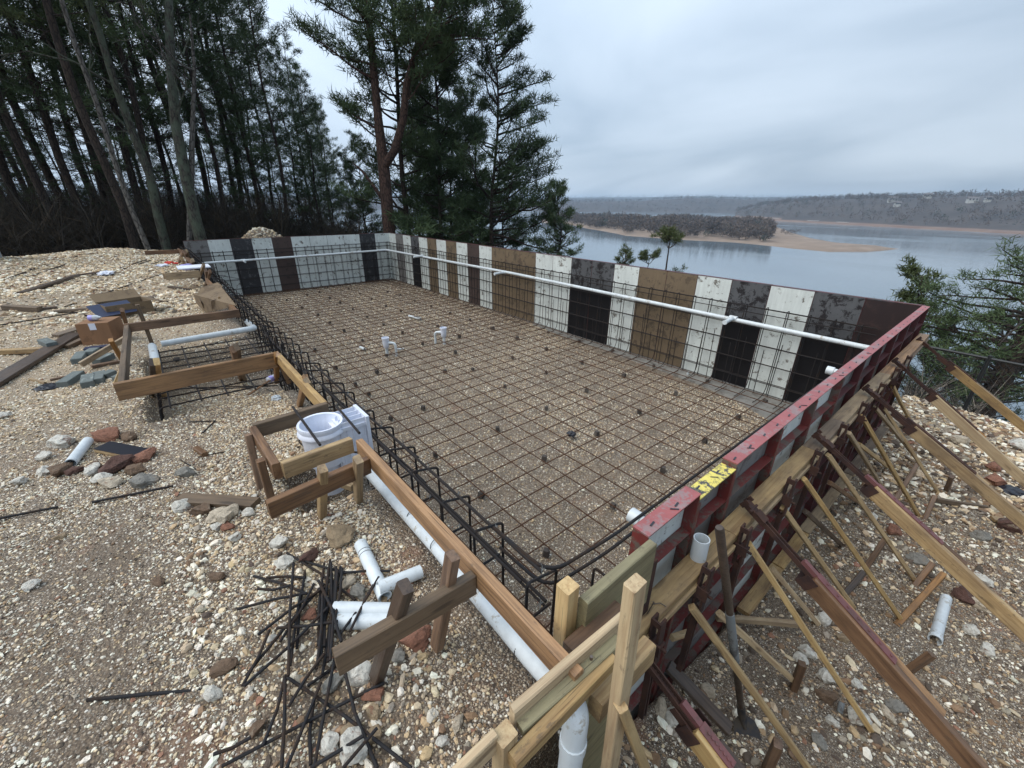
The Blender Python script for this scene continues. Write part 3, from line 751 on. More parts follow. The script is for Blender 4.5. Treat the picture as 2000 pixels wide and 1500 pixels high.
# air: thin winter haze over the whole scene
b = MB(); b.box(-6000, -6000, -38, 6000, 6000, 62)
hm = bpy.data.materials.new('haze_air'); hm.use_nodes = True
ht = hm.node_tree; ht.nodes.clear(); ho = ht.nodes.new('ShaderNodeOutputMaterial'); hv = ht.nodes.new('ShaderNodeVolumePrincipled')
hv.inputs['Color'].default_value = (.60, .79, 1, 1); hv.inputs['Density'].default_value = .00017; hv.inputs['Anisotropy'].default_value = .1
ht.links.new(hv.outputs[0], ho.inputs['Volume'])
hz = put('haze', b.me(hm)); tag(hz, kind='stuff')
# ------------------------------------------------------------------ concrete forms
PW = .61; TOP = 1.80
def panel_mesh(w, h, m):
    b = MB(); b.box(0.003, 0, .012, w-.003, .016, h-.004); return b.me(m, name='panel')
PANEL = {}
def frame_mesh(w, h, m, ribs=(.10, .45, .82, 1.2, 1.57), top=None):
    b = MB(); d0, d1 = -.054, -.001
    b.box(0, d0, 0, .0025, .0165, h); b.box(w-.0025, d0, 0, w, .0165, h); b.box(.0025, d0, 0, .007, d1, h); b.box(w-.007, d0, 0, w-.0025, d1, h)
    for z in ribs: b.box(.008, d0+.003, z, w-.008, d1-.001, z+.006)
    b.box(.008, d0, 0, w-.008, d1, .006)
    b.box(.008, d0+.001, .03, .03, d0+.004, h-.03)
    return b.me([m], name='panel_frame')
def rail_mesh(w, m):
    b = MB(); b.box(0, -.056, 0, w, .018, .007); return b.me([m], name='top_rail')
FR = {}
def form_panel(wall, M, w, h, pm, fm, rm):
    for key, f in ((('p', w, h, pm.name), lambda: panel_mesh(w, h, pm)), (('f', w, h, fm.name), lambda: frame_mesh(w, h, fm)), (('r', w, rm.name), lambda: rail_mesh(w, rm))):
        if key not in FR: FR[key] = f()
    p = put('panel', FR[('p', w, h, pm.name)], wall, M)
    f = put('panel_frame', FR[('f', w, h, fm.name)], p, M)
    put('top_rail', FR[('r', w, rm.name)], p, M @ Matrix.Translation((0, 0, h)))
    return p
# lake-side wall: 26 panels along +x, faces look towards -y
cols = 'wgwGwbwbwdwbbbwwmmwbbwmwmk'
MP = dict(w=P_WHITE, g=P_GREY, G=P_BLKM, b=P_BROWN, d=P_DBRN, m=P_BLKM, k=P_SHADE, B=P_BLACK)
rw = thing('lake_side_formwork', 'long row of white, brown and black form panels standing along the lake side', 'formwork', (0, 0, 0))
RX = lambda n: Matrix(((1, 0, 0, n), (0, -1, 0, 0), (0, 0, 1, 0), (0, 0, 0, 1)))
for i, c in enumerate(cols):
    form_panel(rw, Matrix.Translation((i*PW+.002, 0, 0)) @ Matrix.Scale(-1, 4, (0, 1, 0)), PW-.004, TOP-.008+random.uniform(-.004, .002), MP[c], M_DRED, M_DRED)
# far wall: 11 panels along -y, faces look towards +x
bwall = thing('far_formwork', 'short row of mostly white form panels across the far end of the pool', 'formwork', (0, 0, 0))
for i, c in enumerate('wBwwwwdwBwg'):
    M = Matrix(((0, 1, 0, 0), (-1, 0, 0, -i*.6-.002), (0, 0, 1, 0), (0, 0, 0, 1)))
    form_panel(bwall, M, .596, TOP-.008+random.uniform(-.004, .002), MP[c], M_DRED, M_DRED)
# near wall: seen from outside; faces look towards -x, steel ribs towards the viewer
nw = thing('near_formwork', 'red steel framed form wall with open ribs towards the viewer on the right', 'formwork', (15.85, 0, 0))
ys_ = [-6.27, -5.86, -5.51]
y = -5.505
while y < -.02: ys_.append(y); y = min(y+.609, -.004) if y+.609 < -.3 or y > -.31 else -.004
ys_ = [-6.27, -5.86, -5.50]+[-5.50+.611*k for k in range(1, 9)]+[-.003]
FACE_BACK = [P_WHITE, P_GREY, P_GREY, P_WHITE, P_WHITE, P_GREY, P_GREY, P_GREY, P_GREY, P_GREY, P_GREY]
for i in range(len(ys_)-1):
    w = round(ys_[i+1]-ys_[i]-.003, 3); h = TOP-.008-(.03 if i == 1 else 0)
    rm = [M_PINK, M_YEL, M_PINK][min(i, 2)]
    M = Matrix(((0, -1, 0, 15.85), (1, 0, 0, ys_[i]), (0, 0, 1, 0), (0, 0, 0, 1)))
    # local y of the panel frame points towards -y local => outside is +x
    form_panel(nw, M, w, h, FACE_BACK[i], M_RED if i < 5 else M_DRED, rm)
    if i == 1: pass
# bolts and slots along the top rail
for k in range(34):
    yy = -6.2+k*.184
    if yy > -.05: break
    b = MB(); b.box(-.004, -.016, 0, .004, .016, .0022); put('rail_slot', b.me(M_BLKPL), nw, Matrix.Translation((15.875, yy, TOP+.0002)) @ Matrix.Rotation(.15, 4, 'Z'))
for yy in (-6.05, -5.7, -5.3, -4.5, -3.7, -2.9):
    b = MB(); b.box(-.018, -.003, 0, .018, .003, .0022); put('rail_slot', b.me(M_BLKPL), nw, Matrix.Translation((15.885, yy, TOP+.0003)) @ Matrix.Rotation(.8, 4, 'Z'))
# concrete footing strip at the foot of the lake-side wall
b = MB()
strip = [(8.6, -.05), (8.6, -.10), (9.6, -.2), (10.8, -.26), (12.4, -.34), (13.5, -.46), (14.3, -.66), (14.9, -1.0), (15.8, -1.6), (15.84, -.05)]
nn = len(strip)
b.add([(x, y, .006) for x, y in strip]+[(x, y+(-.02 if y < -.06 else 0), -.06) for x, y in strip], [tuple(range(nn))[::-1]]+[(i, (i+1) % nn, (i+1) % nn+nn, i+nn) for i in range(nn)])
tag(put('concrete_footing', b.me(M_CONC)), kind='structure')

# ------------------------------------------------------------------ reinforcement
RB = .0068
def hairpin_mesh(h, gap, foot, mt):
    pts = fillet([(-foot, 0, .055), (-gap, 0, .055), (-gap, 0, h), (0, 0, h), (0, 0, .02)], .12, 6)
    # tighter bends at the top
    pts = fillet([(-foot, 0, .055), (-gap, 0, .055), (-gap, 0, .5)], .22, 6)+fillet([(-gap, 0, .6), (-gap, 0, h), (0, 0, h), (0, 0, .02)], .035, 4)
    b = MB(); b.tube(pts, RB, 5); return auto_smooth(b.me(mt, name='bar'), 1.2)
hp = hairpin_mesh(1.46, .095, .55, M_REBAR)
cage_r = thing('lake_side_rebar_cage', 'double mat of dark rebar tied in front of the long form wall', 'rebar cage', (0, -.1, 0))
def jit(a): return random.uniform(-a, a)
for i in range(52):
    x = .16+i*.303+jit(.02)
    M = Matrix(((0, 1, 0, x), (1, 0, 0, -.10), (0, 0, 1, jit(.008)), (0, 0, 0, 1))) @ Matrix.Rotation(jit(.012), 4, 'Y') @ Matrix.Rotation(jit(.01), 4, 'X')
    put('bar', hp, cage_r, M)
levels = [.24, .54, .84, 1.12, 1.33, 1.455]
for z in levels:
    for yy in (-.088, -.212):
        if z > 1.4: zz = 1.475 if yy < -.1 else 1.44
        else: zz = z+(.02 if yy < -.1 else 0)
        bar('bar', (.12, yy+jit(.004), zz), (15.5, yy+jit(.004), zz-(.02 if z > 1.4 else jit(.015))), RB, M_REBAR, cage_r)
for i in range(26):      # single dowels starting half way down
    x = 9.2+i*.25+jit(.05); bar('bar', (x, -.20, .03), (x+jit(.02), -.205, random.choice([.62, .8, .95])), RB*.9, M_REBAR, cage_r)
cage_b = thing('far_rebar_cage', 'double mat of dark rebar tied in front of the short far form wall', 'rebar cage', (.1, 0, 0))
for i in range(21):
    yv = -.2-i*.303+jit(.02)
    if -4.35 < yv < -3.65 or -5.2 < yv < -4.9: continue
    M = Matrix(((-1, 0, 0, .10), (0, 1, 0, yv), (0, 0, 1, jit(.008)), (0, 0, 0, 1))) @ Matrix.Rotation(jit(.012), 4, 'Y')
    put('bar', hp, cage_b, M)
for z in levels:
    for xx in (.088, .212):
        zz = (1.475 if xx > .1 else 1.44) if z > 1.4 else z
        bar('bar', (xx, -.1, zz), (xx, -6.55, zz+jit(.015)-.03*(z > 1.4)), RB, M_REBAR, cage_b)
# floor mat
fm = thing('pool_floor_rebar_mat', 'rusty rebar mat of square openings laid over the gravel pool floor', 'rebar mat', (0, 0, .06))
for i in range(52):
    x = .2+i*.303+jit(.015); bar('bar', (x, -6.35, .058+jit(.006)), (x+jit(.03), -.30, .058+jit(.006)), RB, M_REBARF, fm)
for i in range(21):
    yv = -.22-i*.300+jit(.015); bar('bar', (.1, yv, .071+jit(.004)), (15.72, yv+jit(.03), .071+jit(.004)), RB, M_REBARF, fm)
# near-side cage along the board, with a beam of paired bars and stirrups on top
cl = thing('bank_side_rebar_cage', 'rebar cage with looped stirrups rising along the excavated near bank', 'rebar cage', (8, -6.5, 0))
def up_mesh(mt):
    pts = fillet([(.45, 0, .055), (.06, 0, .055), (.06, 0, .7)], .2, 5)+fillet([(.06, 0, .8), (.06, 0, 1.62), (-.10, 0, 1.66), (-.10, 0, 1.44), (.04, 0, 1.44)], .02, 3)
    b = MB(); b.tube(pts, RB, 5); return auto_smooth(b.me(mt, name='bar'), 1.2)
upm = up_mesh(M_REBAR)
for i in range(51):
    x = 15.66-i*.302
    M = Matrix(((0, 1, 0, x+jit(.02)), (1, 0, 0, -6.60), (0, 0, 1, jit(.01)), (0, 0, 0, 1))) @ Matrix.Rotation(jit(.02), 4, 'X')
    put('bar', upm, cl, M)
RBT = .0085
for yv, z, r in [(-6.60, 1.635, RBT), (-6.565, 1.44, RBT), (-6.70, 1.45, RBT), (-6.575, 1.42, RB), (-6.71, 1.66, RB)]:
    for a, c in ((.2, 10.7), (12.75, 13.95), (14.52, 15.66)):
        if a == 14.52 and z > 1.6: a = 14.3
        bar('bar', (a, yv, z+jit(.004)), (c, yv, z+jit(.004)), r, M_REBAR, cl)
    bar('bar', (13.9, yv+.02, z-.05), (14.6, yv+.02, z-.02), r, M_REBAR, cl)
for k, z in enumerate([.28, .56, .84, 1.12]):
    bar('bar', (.2, -6.54, z), (15.7, -6.54, z+jit(.02)), RB, M_REBAR, cl)
# diagonal ties that stand outside the cage between the uprights
for i in range(32):
    x = 10.6-i*.32
    bar('bar', (x, -6.63, 1.63), (x-.16, -6.5, 1.45), RB, M_REBAR, cl)
# near end cage (starts at the near corner, runs behind the red wall)
cn = thing('near_end_rebar_cage', 'dark rebar beam with bent corner bars turning behind the red form wall', 'rebar cage', (15.7, -6.4, 1.4))
for (off, z, z2) in ((0, 1.64, 1.62), (.035, 1.50, 1.48)):
    wire('bar', [(15.35, -6.60+off, z), (15.69-off, -6.59+off, z), (15.71-off, -6.2, z2), (15.73-off, -.3, z2-.05)], RBT, M_REBAR, cn, 6, .10)
for i in range(20):
    yv = -6.25+i*.303
    wire('bar', [(15.78, yv, .05), (15.78, yv, 1.42), (15.66, yv, 1.42), (15.66, yv, .2), (15.25, yv, .055)], RB, M_REBAR, cn, 5, .03)
for z in (.3, .6, .9, 1.2):
    bar('bar', (15.69, -6.5, z), (15.69, -.2, z), RB, M_REBAR, cn); bar('bar', (15.76, -6.5, z), (15.76, -.2, z), RB, M_REBAR, cn)
# light tie wire twists at the beam joints
for i in range(14):
    x = 15.66-i*.302
    for z in (1.64, 1.45):
        p = (x, -6.60, z); b = MB()
        b.tube([(x-.01, -6.61, z-.012), (x+.008, -6.59, z+.014), (x+.014, -6.605, z+.03)], .0018, 4)
        b.tube([(x+.01, -6.61, z-.012), (x-.008, -6.59, z+.014), (x-.004, -6.6, z+.034)], .0018, 4)
        put('tie_wire', b.me(M_GALV), cl)

# ------------------------------------------------------------------ concrete spacer blocks under the mat
dob = [(850,886),(940,964),(763,815),(826,795),(624,570),(681,563),(703,573),(644,581),(664,590),(726,583),(757,569),(782,575),(810,587),(842,597),(689,603),(754,597),(783,606),(621,614),(644,629),(717,618),(749,633),(819,621),(855,636),(879,611),(918,624),(960,640),(1010,659),(672,645),(786,649),(708,664),(825,670),(897,656),(615,682),(755,693),(889,687),(655,717),(736,725),(694,749),(720,768),(869,724),(923,720),(1001,697),(1067,680),(1067,726),(986,753),(1063,893),(1249,802),(1166,845),(1198,986),(1067,1077),(1295,915),(964,640),(1137,706),(1146,761),(1219,732),(1320,767),(1442,813),(972,836),(1196,684),(1277,713),(1382,744),(1495,783),(1071,648),(1377,859),(1067,796),(640,560),(560,585),(590,600),(600,575),(510,600),(530,630),(548,650),(1131,665)]
b = MB(); b.add([(-.03, -.03, -.035), (.03, -.03, -.035), (.03, .03, -.035), (-.03, .03, -.035), (-.025, -.025, .03), (.025, -.026, .028), (.024, .025, .031), (-.026, .025, .029)],
                [(3, 2, 1, 0), (4, 5, 6, 7), (0, 1, 5, 4), (1, 2, 6, 5), (2, 3, 7, 6), (3, 0, 4, 7)])
dme = b.me(M_DOBIE)
for px, py in dob:
    c = atz(px, py, .03); 
    if c[1] > -.25 or c[0] < .2: c[1] = min(c[1], -.3)
    s = random.uniform(.8, 1.08)
    o = put('spacer_block', dme, None, Matrix.Translation((c[0], c[1], .025)) @ Matrix.Rotation(random.uniform(0, 1.5), 4, 'Z') @ Matrix.Scale(s, 4))
    tag(o, 'small dark concrete block holding the rebar mat off the pool floor', 'spacer block', 'spacer blocks under the floor mat')

# ------------------------------------------------------------------ white pipework in the pool
rp = thing('return_pipe_loop', 'white pipe hung inside the cages along the lake side and the far end', 'pipe', (0, 0, 1.2))
R1 = .034
b = MB(); b.tube([(.33, -.31, 1.19), (8, -.30, 1.25), (15.6, -.30, 1.20)], R1, 14); put('pipe_run', auto_smooth(b.me(M_PVC)), rp)
b = MB(); b.tube([(.31, -.33, 1.19), (.30, -3.2, 1.16), (.30, -6.4, 1.15)], R1, 14); put('pipe_run', auto_smooth(b.me(M_PVC)), rp)
b = MB(); b.tube(fillet([(.60, -.30, 1.19), (.30, -.30, 1.19), (.30, -.6, 1.19)], .12), R1+.006, 14); put('elbow', auto_smooth(b.me(M_PVC)), rp)
for (px, py, tx, ty) in [(825, 495, 798, 503), (985, 534, 955, 540), (1430, 631, 1410, 642)]:
    a = aty(px, py, -.30); a = np.array([a[0], -.30, 1.235])
    t = aty(tx, ty, -.62); e = np.array([a[0]+.02, -.62, a[2]-.01])
    b = MB(); b.tube([a-[.06, 0, 0], a+[.06, 0, 0]], R1+.007, 14); b.tube([a, (a+e)/2, e], [R1, R1*.93, R1*.93], 14); b.tube([e, e-[0, .03, 0]], R1+.004, 14)
    put('tee_stub', auto_smooth(b.me(M_PVC)), rp)
a = np.array([.30, -5.2, 1.155]); b = MB(); b.tube([a-[0, .06, 0], a+[0, .06, 0]], R1+.007, 14); b.tube([a, a+[.30, 0, -.02]], R1*.93, 14); put('tee_stub', auto_smooth(b.me(M_PVC)), rp)
for i in range(9):
    x = 1.2+i*1.7; b = MB(); b.tube([(x-.006, -.30, 1.2), (x+.006, -.30, 1.2)], .001, 6)

def sump(px, py, side, label):
    c = atz(px, py, .30); t = thing('main_drain_pot', label, 'drain fitting', (c[0], c[1], 0), 'main drain pots in the pool floor')
    M = Matrix.Translation((c[0], c[1], 0))
    b = MB(); b.lathe([(0, .14), (.045, .14), (.058, .16), (.066, .24), (.068, .33), (.078, .335), (.078, .365), (.068, .367), (.062, .33), (.05, .2), (0, .19)], n=22)
    put('pot', auto_smooth(b.me(M_SKIM)), t, M)
    b = MB(); b.tube([(0, 0, .15), (0, 0, -.08)], .032, 14); put('riser', auto_smooth(b.me(M_PVC)), t, M)
    b = MB(); s = side; d = np.array([.70*s, .71*s, 0])*.105
    b.tube(fillet([np.array([0, 0, .25])+d*.5, np.array([0, 0, .25])+d*1.9, np.array([0, 0, .02])+d*1.9-[0, 0, .12]], .07), .027, 14)
    b.tube([np.array([0, 0, .25])+d*.55, np.array([0, 0, .25])+d*1.05], .033, 14); put('elbow', auto_smooth(b.me(M_PVC)), t, M)
sump(753, 665, 1, 'white drain pot on the pool floor with its elbow to the right')
sump(866, 645, -1, 'white drain pot on the pool floor with its elbow to the left')
# loose bits on the pool floor
def pvc_piece(name, a, b_, r, label, cat='pipe offcut', group=None, sock=None, marks=()):
    a = np.array(a, float); b_ = np.array(b_, float); o = a.copy()
    t = thing(name, label, cat, tuple(o), group)
    b = MB(); b.hollow(a-o, b_-o, r, .005, 22, sock=sock); p = put('pipe_body', auto_smooth(b.me(M_PVC)), t, WM[t])
    for f in marks:
        c = (b_-a)*f; u = (b_-a)/np.linalg.norm(b_-a); m_ = MB(); m_.hollow(c-u*.0015, c+u*.0015, r+.0006, .0008, 22)
        put('ink_ring', m_.me(M_INK), t, WM[t])
    return t
def xyz(p, dz=0): return np.array([p[0], p[1], p[2]+dz])
pvc_piece('white_pipe_scrap', xyz(atz(703, 678, .03)), xyz(atz(712, 682, .03)), .028, 'tiny white pipe scrap on the floor left of the drain pots')
pvc_piece('white_pipe_scrap', xyz(atz(776, 682, .04)), xyz(atz(789, 681, .04)), .020, 'short white scrap on the floor just right of the nearer drain pot')
pvc_piece('grey_pipe_length', xyz(atz(799, 617, .03)), xyz(atz(822, 623, .03)), .035, 'pale pipe length half sunk in the floor beyond the drain pots')
c = aty(1345, 722, -.22); pvc_piece('white_pipe_stub', (c[0], -.22, 0), (c[0], -.22, .06), .022, 'short white stub standing at the foot of the lake-side panels')
c = aty(1603, 727, -1.0); t = pvc_piece('capped_inlet_pipe', (15.82, -1.9, 1.24), (15.46, -1.9, 1.26), .038, 'capped white pipe poking through the red wall near its far end')
b = MB(); b.lathe([(0, 0), (.046, 0), (.046, .07), (.040, .072)], n=20); put('cap', auto_smooth(b.me(M_PVC)), t, Matrix(((0, 0, 1, 15.44), (0, 1, 0, -1.9), (-1, 0, 0, 1.26), (0, 0, 0, 1))))
t = pvc_piece('capped_inlet_pipe', (15.83, -5.72, 1.30), (15.52, -5.72, 1.33), .036, 'capped white pipe poking through behind the near end of the red wall', marks=(.62,))
b = MB(); b.lathe([(0, 0), (.044, 0), (.044, .07), (.038, .072)], n=20); put('cap', auto_smooth(b.me(M_PVC)), t, Matrix(((0, 0, 1, 15.50), (0, 1, 0, -5.72), (-1, 0, 0, 1.33), (0, 0, 0, 1))))
def crumple(name, c, s, mt, label, cat, flat=.5, seed=0, amp=.55):
    import bmesh
    bm = bmesh.new(); bmesh.ops.create_icosphere(bm, subdivisions=3, radius=1)
    for v in bm.verts:
        n = mnoise.noise(v.co*2.3+Vector((seed, 0, 0)))+.5*mnoise.noise(v.co*5.5+Vector((0, seed, 0)))
        v.co *= 1+amp*n; v.co.z *= flat
    me = bpy.data.meshes.new(name); bm.to_mesh(me); bm.free(); me.materials.append(mt)
    o = put(name, me, None, Matrix.Translation(Vector([float(q_) for q_ in c])) @ Matrix.Scale(s, 4)); tag(o, label, cat); return o
crumple('black_plastic_wad', atz(1116, 848, .05), .055, M_BLKPL, 'crumpled black plastic wad on the pool floor mat', 'plastic scrap', .5, 3, .9)
# ------------------------------------------------------------------ edge boards on the near bank
TW, TH = .038, .089
def lum_thing(name, label, cat, a, b, w, h, m, group=None, up=(0, 0, 1), seed=0):
    M, L = frame(a, b, up); o = put(name, lumber_mesh(L, w, h, m, seed), None, M); return tag(o, label, cat, group)
def stake(par, top, bot, m, w=.038, h=.06, ang=None, name='stake'):
    return lumber(name, top, bot, w, h, m, par, (1, 0, .01) if ang is None else ang, seed=random.randint(0, 3))
def member(par, name, pa, za, pb, zb, w, h, m, up=(0, 0, 1)):
    return lumber(name, atz(*pa, za), atz(*pb, zb), w, h, m, par, up)
e = thing('edge_form_board', 'long wet brown board on edge running along the near bank to the front corner', 'form board', (14.5, -6.86, 1.7))
lumber('board', (14.50, -6.862, 1.7555), (16.075, -6.862, 1.7555), TW, TH, W_ORG, e)
e = thing('kicker_brace', 'brown cross board on two short stakes just in front of the white skimmer', 'form brace', atz(630, 940, 1.5), 'kicker braces behind the edge board')
lumber('cross_board', (14.72, -7.36, 1.735), (14.665, -6.885, 1.735), TW, TH, W_BRN, e)
for pt, pb in (((630, 915), (629, 1008)), ((699, 897), (700, 978))):
    a = atz(*pt, 1.85); b_ = atz(*pb, 1.46); stake(e, a, b_+(b_-a)*.15, W_YEL, .036, .05)
e = thing('kicker_brace', 'dark cross board on two leaning stakes beside the rebar heap', 'form brace', atz(800, 1230, 1.5), 'kicker braces behind the edge board')
lumber('cross_board', (15.575, -7.36, 1.735), (15.60, -6.885, 1.735), TW, TH, W_GRY, e)
stake(e, atz(792, 1145, 1.90), atz(735, 1325, 1.42), W_DRK, .038, .052)
stake(e, atz(884, 1085, 1.90), atz(853, 1262, 1.42), W_BRN, .036, .05)
# frame round the skimmer
e = thing('skimmer_box_frame', 'open frame of brown boards round the white skimmer', 'form frame', (14.2, -7.0, 1.7))
lumber('board', (13.955, -7.27, 1.7555), (13.93, -6.85, 1.7555), TW, TH, W_GRY, e)
lumber('board', (14.475, -7.24, 1.7555), (14.455, -6.89, 1.7555), TW, TH, W_YEL, e)
lumber('board', (13.975, -7.275, 1.75), (14.46, -7.262, 1.75), TW, TH, W_BRN, e)
for (a, c) in (((14.03, -7.31, 1.78), (14.13, -7.33, 1.30)), ((14.33, -7.31, 1.77), (14.37, -7.31, 1.30))): stake(e, a, c, W_BRN, .036, .05)
e = thing('edge_form_board', 'short golden edge board between the skimmer and the step frame, on leaning stakes', 'form board', (13.3, -6.86, 1.7))
lumber('board', (12.73, -6.862, 1.7555), (13.92, -6.862, 1.7555), TW, TH, W_YEL, e)
for pt, pb in (((606, 735), (585, 792)), ((608, 742), (620, 785)), ((548, 690), (540, 745)), ((549, 690), (563, 745))):
    a = atz(*pt, 1.81); b_ = atz(*pb, 1.45); a[1] -= .03; stake(e, a, b_, W_ORG if pt[0] != 608 else W_YEL, .036, .05)
# the step recess frame
e = thing('step_recess_form', 'large rectangular frame of brown boards round the step recess on the left', 'form frame', (11.8, -7.3, 1.7))
lumber('board', (12.71, -7.90, 1.735), (12.69, -6.885, 1.735), TW, .13, W_ORG, e)
lumber('board', (10.80, -7.86, 1.7555), (10.78, -6.84, 1.7555), TW, TH, W_BRN, e)
lumber('board', (10.82, -7.84, 1.745), (12.69, -7.86, 1.745), TW, TH, W_GRY, e)
lumber('board', (10.76, -6.862, 1.74), (8.0, -6.862, 1.74), TW, TH, W_BRN, e)
for pt, pb, z, m_ in (((462, 678), (478, 742), 1.84, W_GRY), ((455, 682), (470, 740), 1.84, W_BRN), ((297, 707), (299, 772), 1.80, W_DRK), ((306, 706), (324, 778), 1.82, W_NEW)):
    a = atx(*pt, 12.755); stake(e, a, atg(*pb, -.03), m_, .036, .055)
a = atz(267, 580, 1.97); stake(e, (10.76, a[1], 1.97), (10.76, a[1]+.01, 1.35), W_GRY, .036, .05)
a = atz(238, 605, 1.86); stake(e, a, atz(252, 650, 1.50), W_BRN, .036, .05)
a = atz(256, 627, 1.80); stake(e, a, atz(252, 662, 1.52), W_NEW, .036, .05)
lumber('kicker', atz(253, 656, 1.66), atz(158, 712, 1.50), .036, .05, W_YEL, e)
stake(e, atz(216, 664, 1.74), atz(240, 705, 1.48), W_ORG, .036, .05)
stake(e, atz(247, 700, 1.66), atz(225, 752, 1.42), W_NEW, .036, .05)
# rebar and pipe in the step recess
e = thing('step_rebar_mat', 'square rebar mat lying inside the step recess frame', 'rebar mat', (11.8, -7.3, 1.3))
for i in range(9):
    x = 10.98+i*.2; wire('bar', [(x, -7.74, 1.24), (x, -7.72, 1.50), (x+jit(.02), -6.62, 1.48+jit(.01)), (x, -6.60, .9)], RB, M_REBAR, e, 5, .04)
for i in range(6):
    yv = -7.66+i*.2; bar('bar', (10.92, yv, 1.51), (12.62, yv+jit(.02), 1.50+jit(.01)), RB, M_REBAR, e)
for i in range(7):
    x = 10.98+i*.27; bar('bar', (x, -6.64, 1.62), (x, -6.62, .6), RB, M_REBAR, e)
for z in (1.0, 1.2, 1.5): bar('bar', (10.75, -6.64, z), (12.8, -6.64, z), RB, M_REBAR, e)
for k in range(2): wire('bar', [(12.0+k*.15, -7.74, 1.45), (12.15+k*.15, -7.6, 1.53), (12.4, -7.4+.1*k, 1.50), (12.6, -6.9, 1.47)], RB*.8, M_REBAR, e, 5, .2)
e = thing('step_pipe', 'white pipe bent round the inside of the step recess frame', 'pipe', (11.8, -7, 1.5))
pp = [atz(482, 628, 1.42), atz(497, 641, 1.52), atz(315, 672, 1.52)]
b = MB(); b.tube(fillet([pp[0], pp[1], pp[2]], .06), .034, 14); put('pipe_run', auto_smooth(b.me(M_PVC)), e)
b = MB(); b.tube([atz(297, 676, 1.55), atz(304, 708, 1.55)], .036, 14); put('pipe_run', auto_smooth(b.me(M_PVC)), e)

# ------------------------------------------------------------------ skimmer
def skimmer(cx, cy, label, s=1.0, ring=True):
    M = Matrix.Translation((cx, cy, 1.80)) @ Matrix.Scale(s, 4)
    t = thing('skimmer', label, 'pool skimmer', M=M, group='white pool skimmers')
    b = MB(); b.lathe([(.108, 0), (.121, .002), (.123, -.012), (.118, -.03), (.128, -.045), (.128, -.055), (.112, -.06), (.104, -.25), (.075, -.27), (.07, -.46), (.0, -.46)], n=32)
    b.lathe([(.108, 0), (.105, -.04), (.098, -.05), (.095, -.24), (.0, -.245)], n=32)
    put('basket_well', auto_smooth(b.me(M_SKIM), .6), t, M)
    b = MB()
    b.box(-.085, .06, -.30, .085, .235, -.055); b.box(-.10, .225, -.32, .10, .245, .0); b.box(-.092, .08, -.055, .092, .225, -.035)
    for k in range(4): b.box(-.088+k*.055, .09, -.035, -.083+k*.055, .224, -.006)
    b.box(-.09, .14, -.035, .09, .145, -.008)
    for k in range(7): b.box(-.09+k*.028, .058, -.30, -.087+k*.028, .05, -.08)
    for k in range(5): b.box(.085, .075+k*.035, -.30, .091, .079+k*.035, -.06); b.box(-.091, .075+k*.035, -.30, -.085, .079+k*.035, -.06)
    put('throat', b.me(M_SKIM), t, M)
    b = MB(); b.lathe([(.0, -.235), (.07, -.236), (.092, -.2)], n=20); put('basket_seat', auto_smooth(b.me(M_SKIM)), t, M)
    return t
skimmer(14.175, -6.965, 'white plastic pool skimmer with a round open well inside the near board frame', 1.02)
for (pa, pb, lab) in (((572, 795), (625, 869), 'dark rebar rod laid across the skimmer frame over the open well'), ((656, 792), (702, 846), 'dark rebar rod laid across the skimmer throat')):
    a = atz(*pa, 1.815); c = atz(*pb, 1.815); tag(bar('rebar_rod', a, c, .0078, M_REBAR), lab, 'rebar rod')
o = wire('bent_rebar', [atz(603, 845, 1.50), atz(586, 850, 1.50), atz(584, 868, 1.49), atz(615, 874, 1.5), atz(700, 884, 1.66)], .006, M_REBAR, None, 6, .05)
tag(o, 'thin dark rod looped round the outside of the skimmer body', 'rebar rod')
# second skimmer and its frame further away
b = MB(); b.box(6.40, -7.15, 1.806, 6.85, -6.66, 1.825); o = put('white_foam_sheet', b.me(M_SKIM), None); tag(o, 'white rectangular sheet laid over the small golden frame near the far corner', 'sheet')
e = thing('distant_box_frame', 'small golden board frame under the white sheet near the far corner', 'form frame', (6.6, -7.1, 1.7))
lumber('board', (6.95, -7.36, 1.72), (6.93, -6.86, 1.72), TW, .12, W_YEL, e); lumber('board', (6.2, -7.36, 1.73), (6.93, -7.37, 1.73), TW, .10, W_YEL, e)
stake(e, atz(398, 517, 1.92), atz(387, 545, 1.5), W_YEL, .04, .06); stake(e, atz(402, 528, 1.85), atz(405, 556, 1.45), W_BRN, .04, .06); stake(e, atz(410, 530, 1.85), atz(402, 556, 1.45), W_BRN, .04, .06)
e = thing('distant_stake_braces', 'cluster of leaning stakes nailed to the edge board at the far corner', 'form brace', (3.4, -7.0, 1.6))
lumber('board', (2.2, -6.86, 1.74), (6.2, -6.86, 1.74), TW, TH, W_BRN, e)
for pt, pb in (((359, 491), (350, 511)), ((364, 490), (371, 508)), ((376, 508), (371, 520)), ((362, 493), (368, 515)), ((355, 505), (362, 520))):
    stake(e, atz(*pt, 1.9), atz(*pb, 1.5), random.choice([W_YEL, W_BRN]), .05, .07)
lumber('board', atz(283, 494, 1.72), atz(356, 491, 1.72), .04, .10, W_BRN, e)

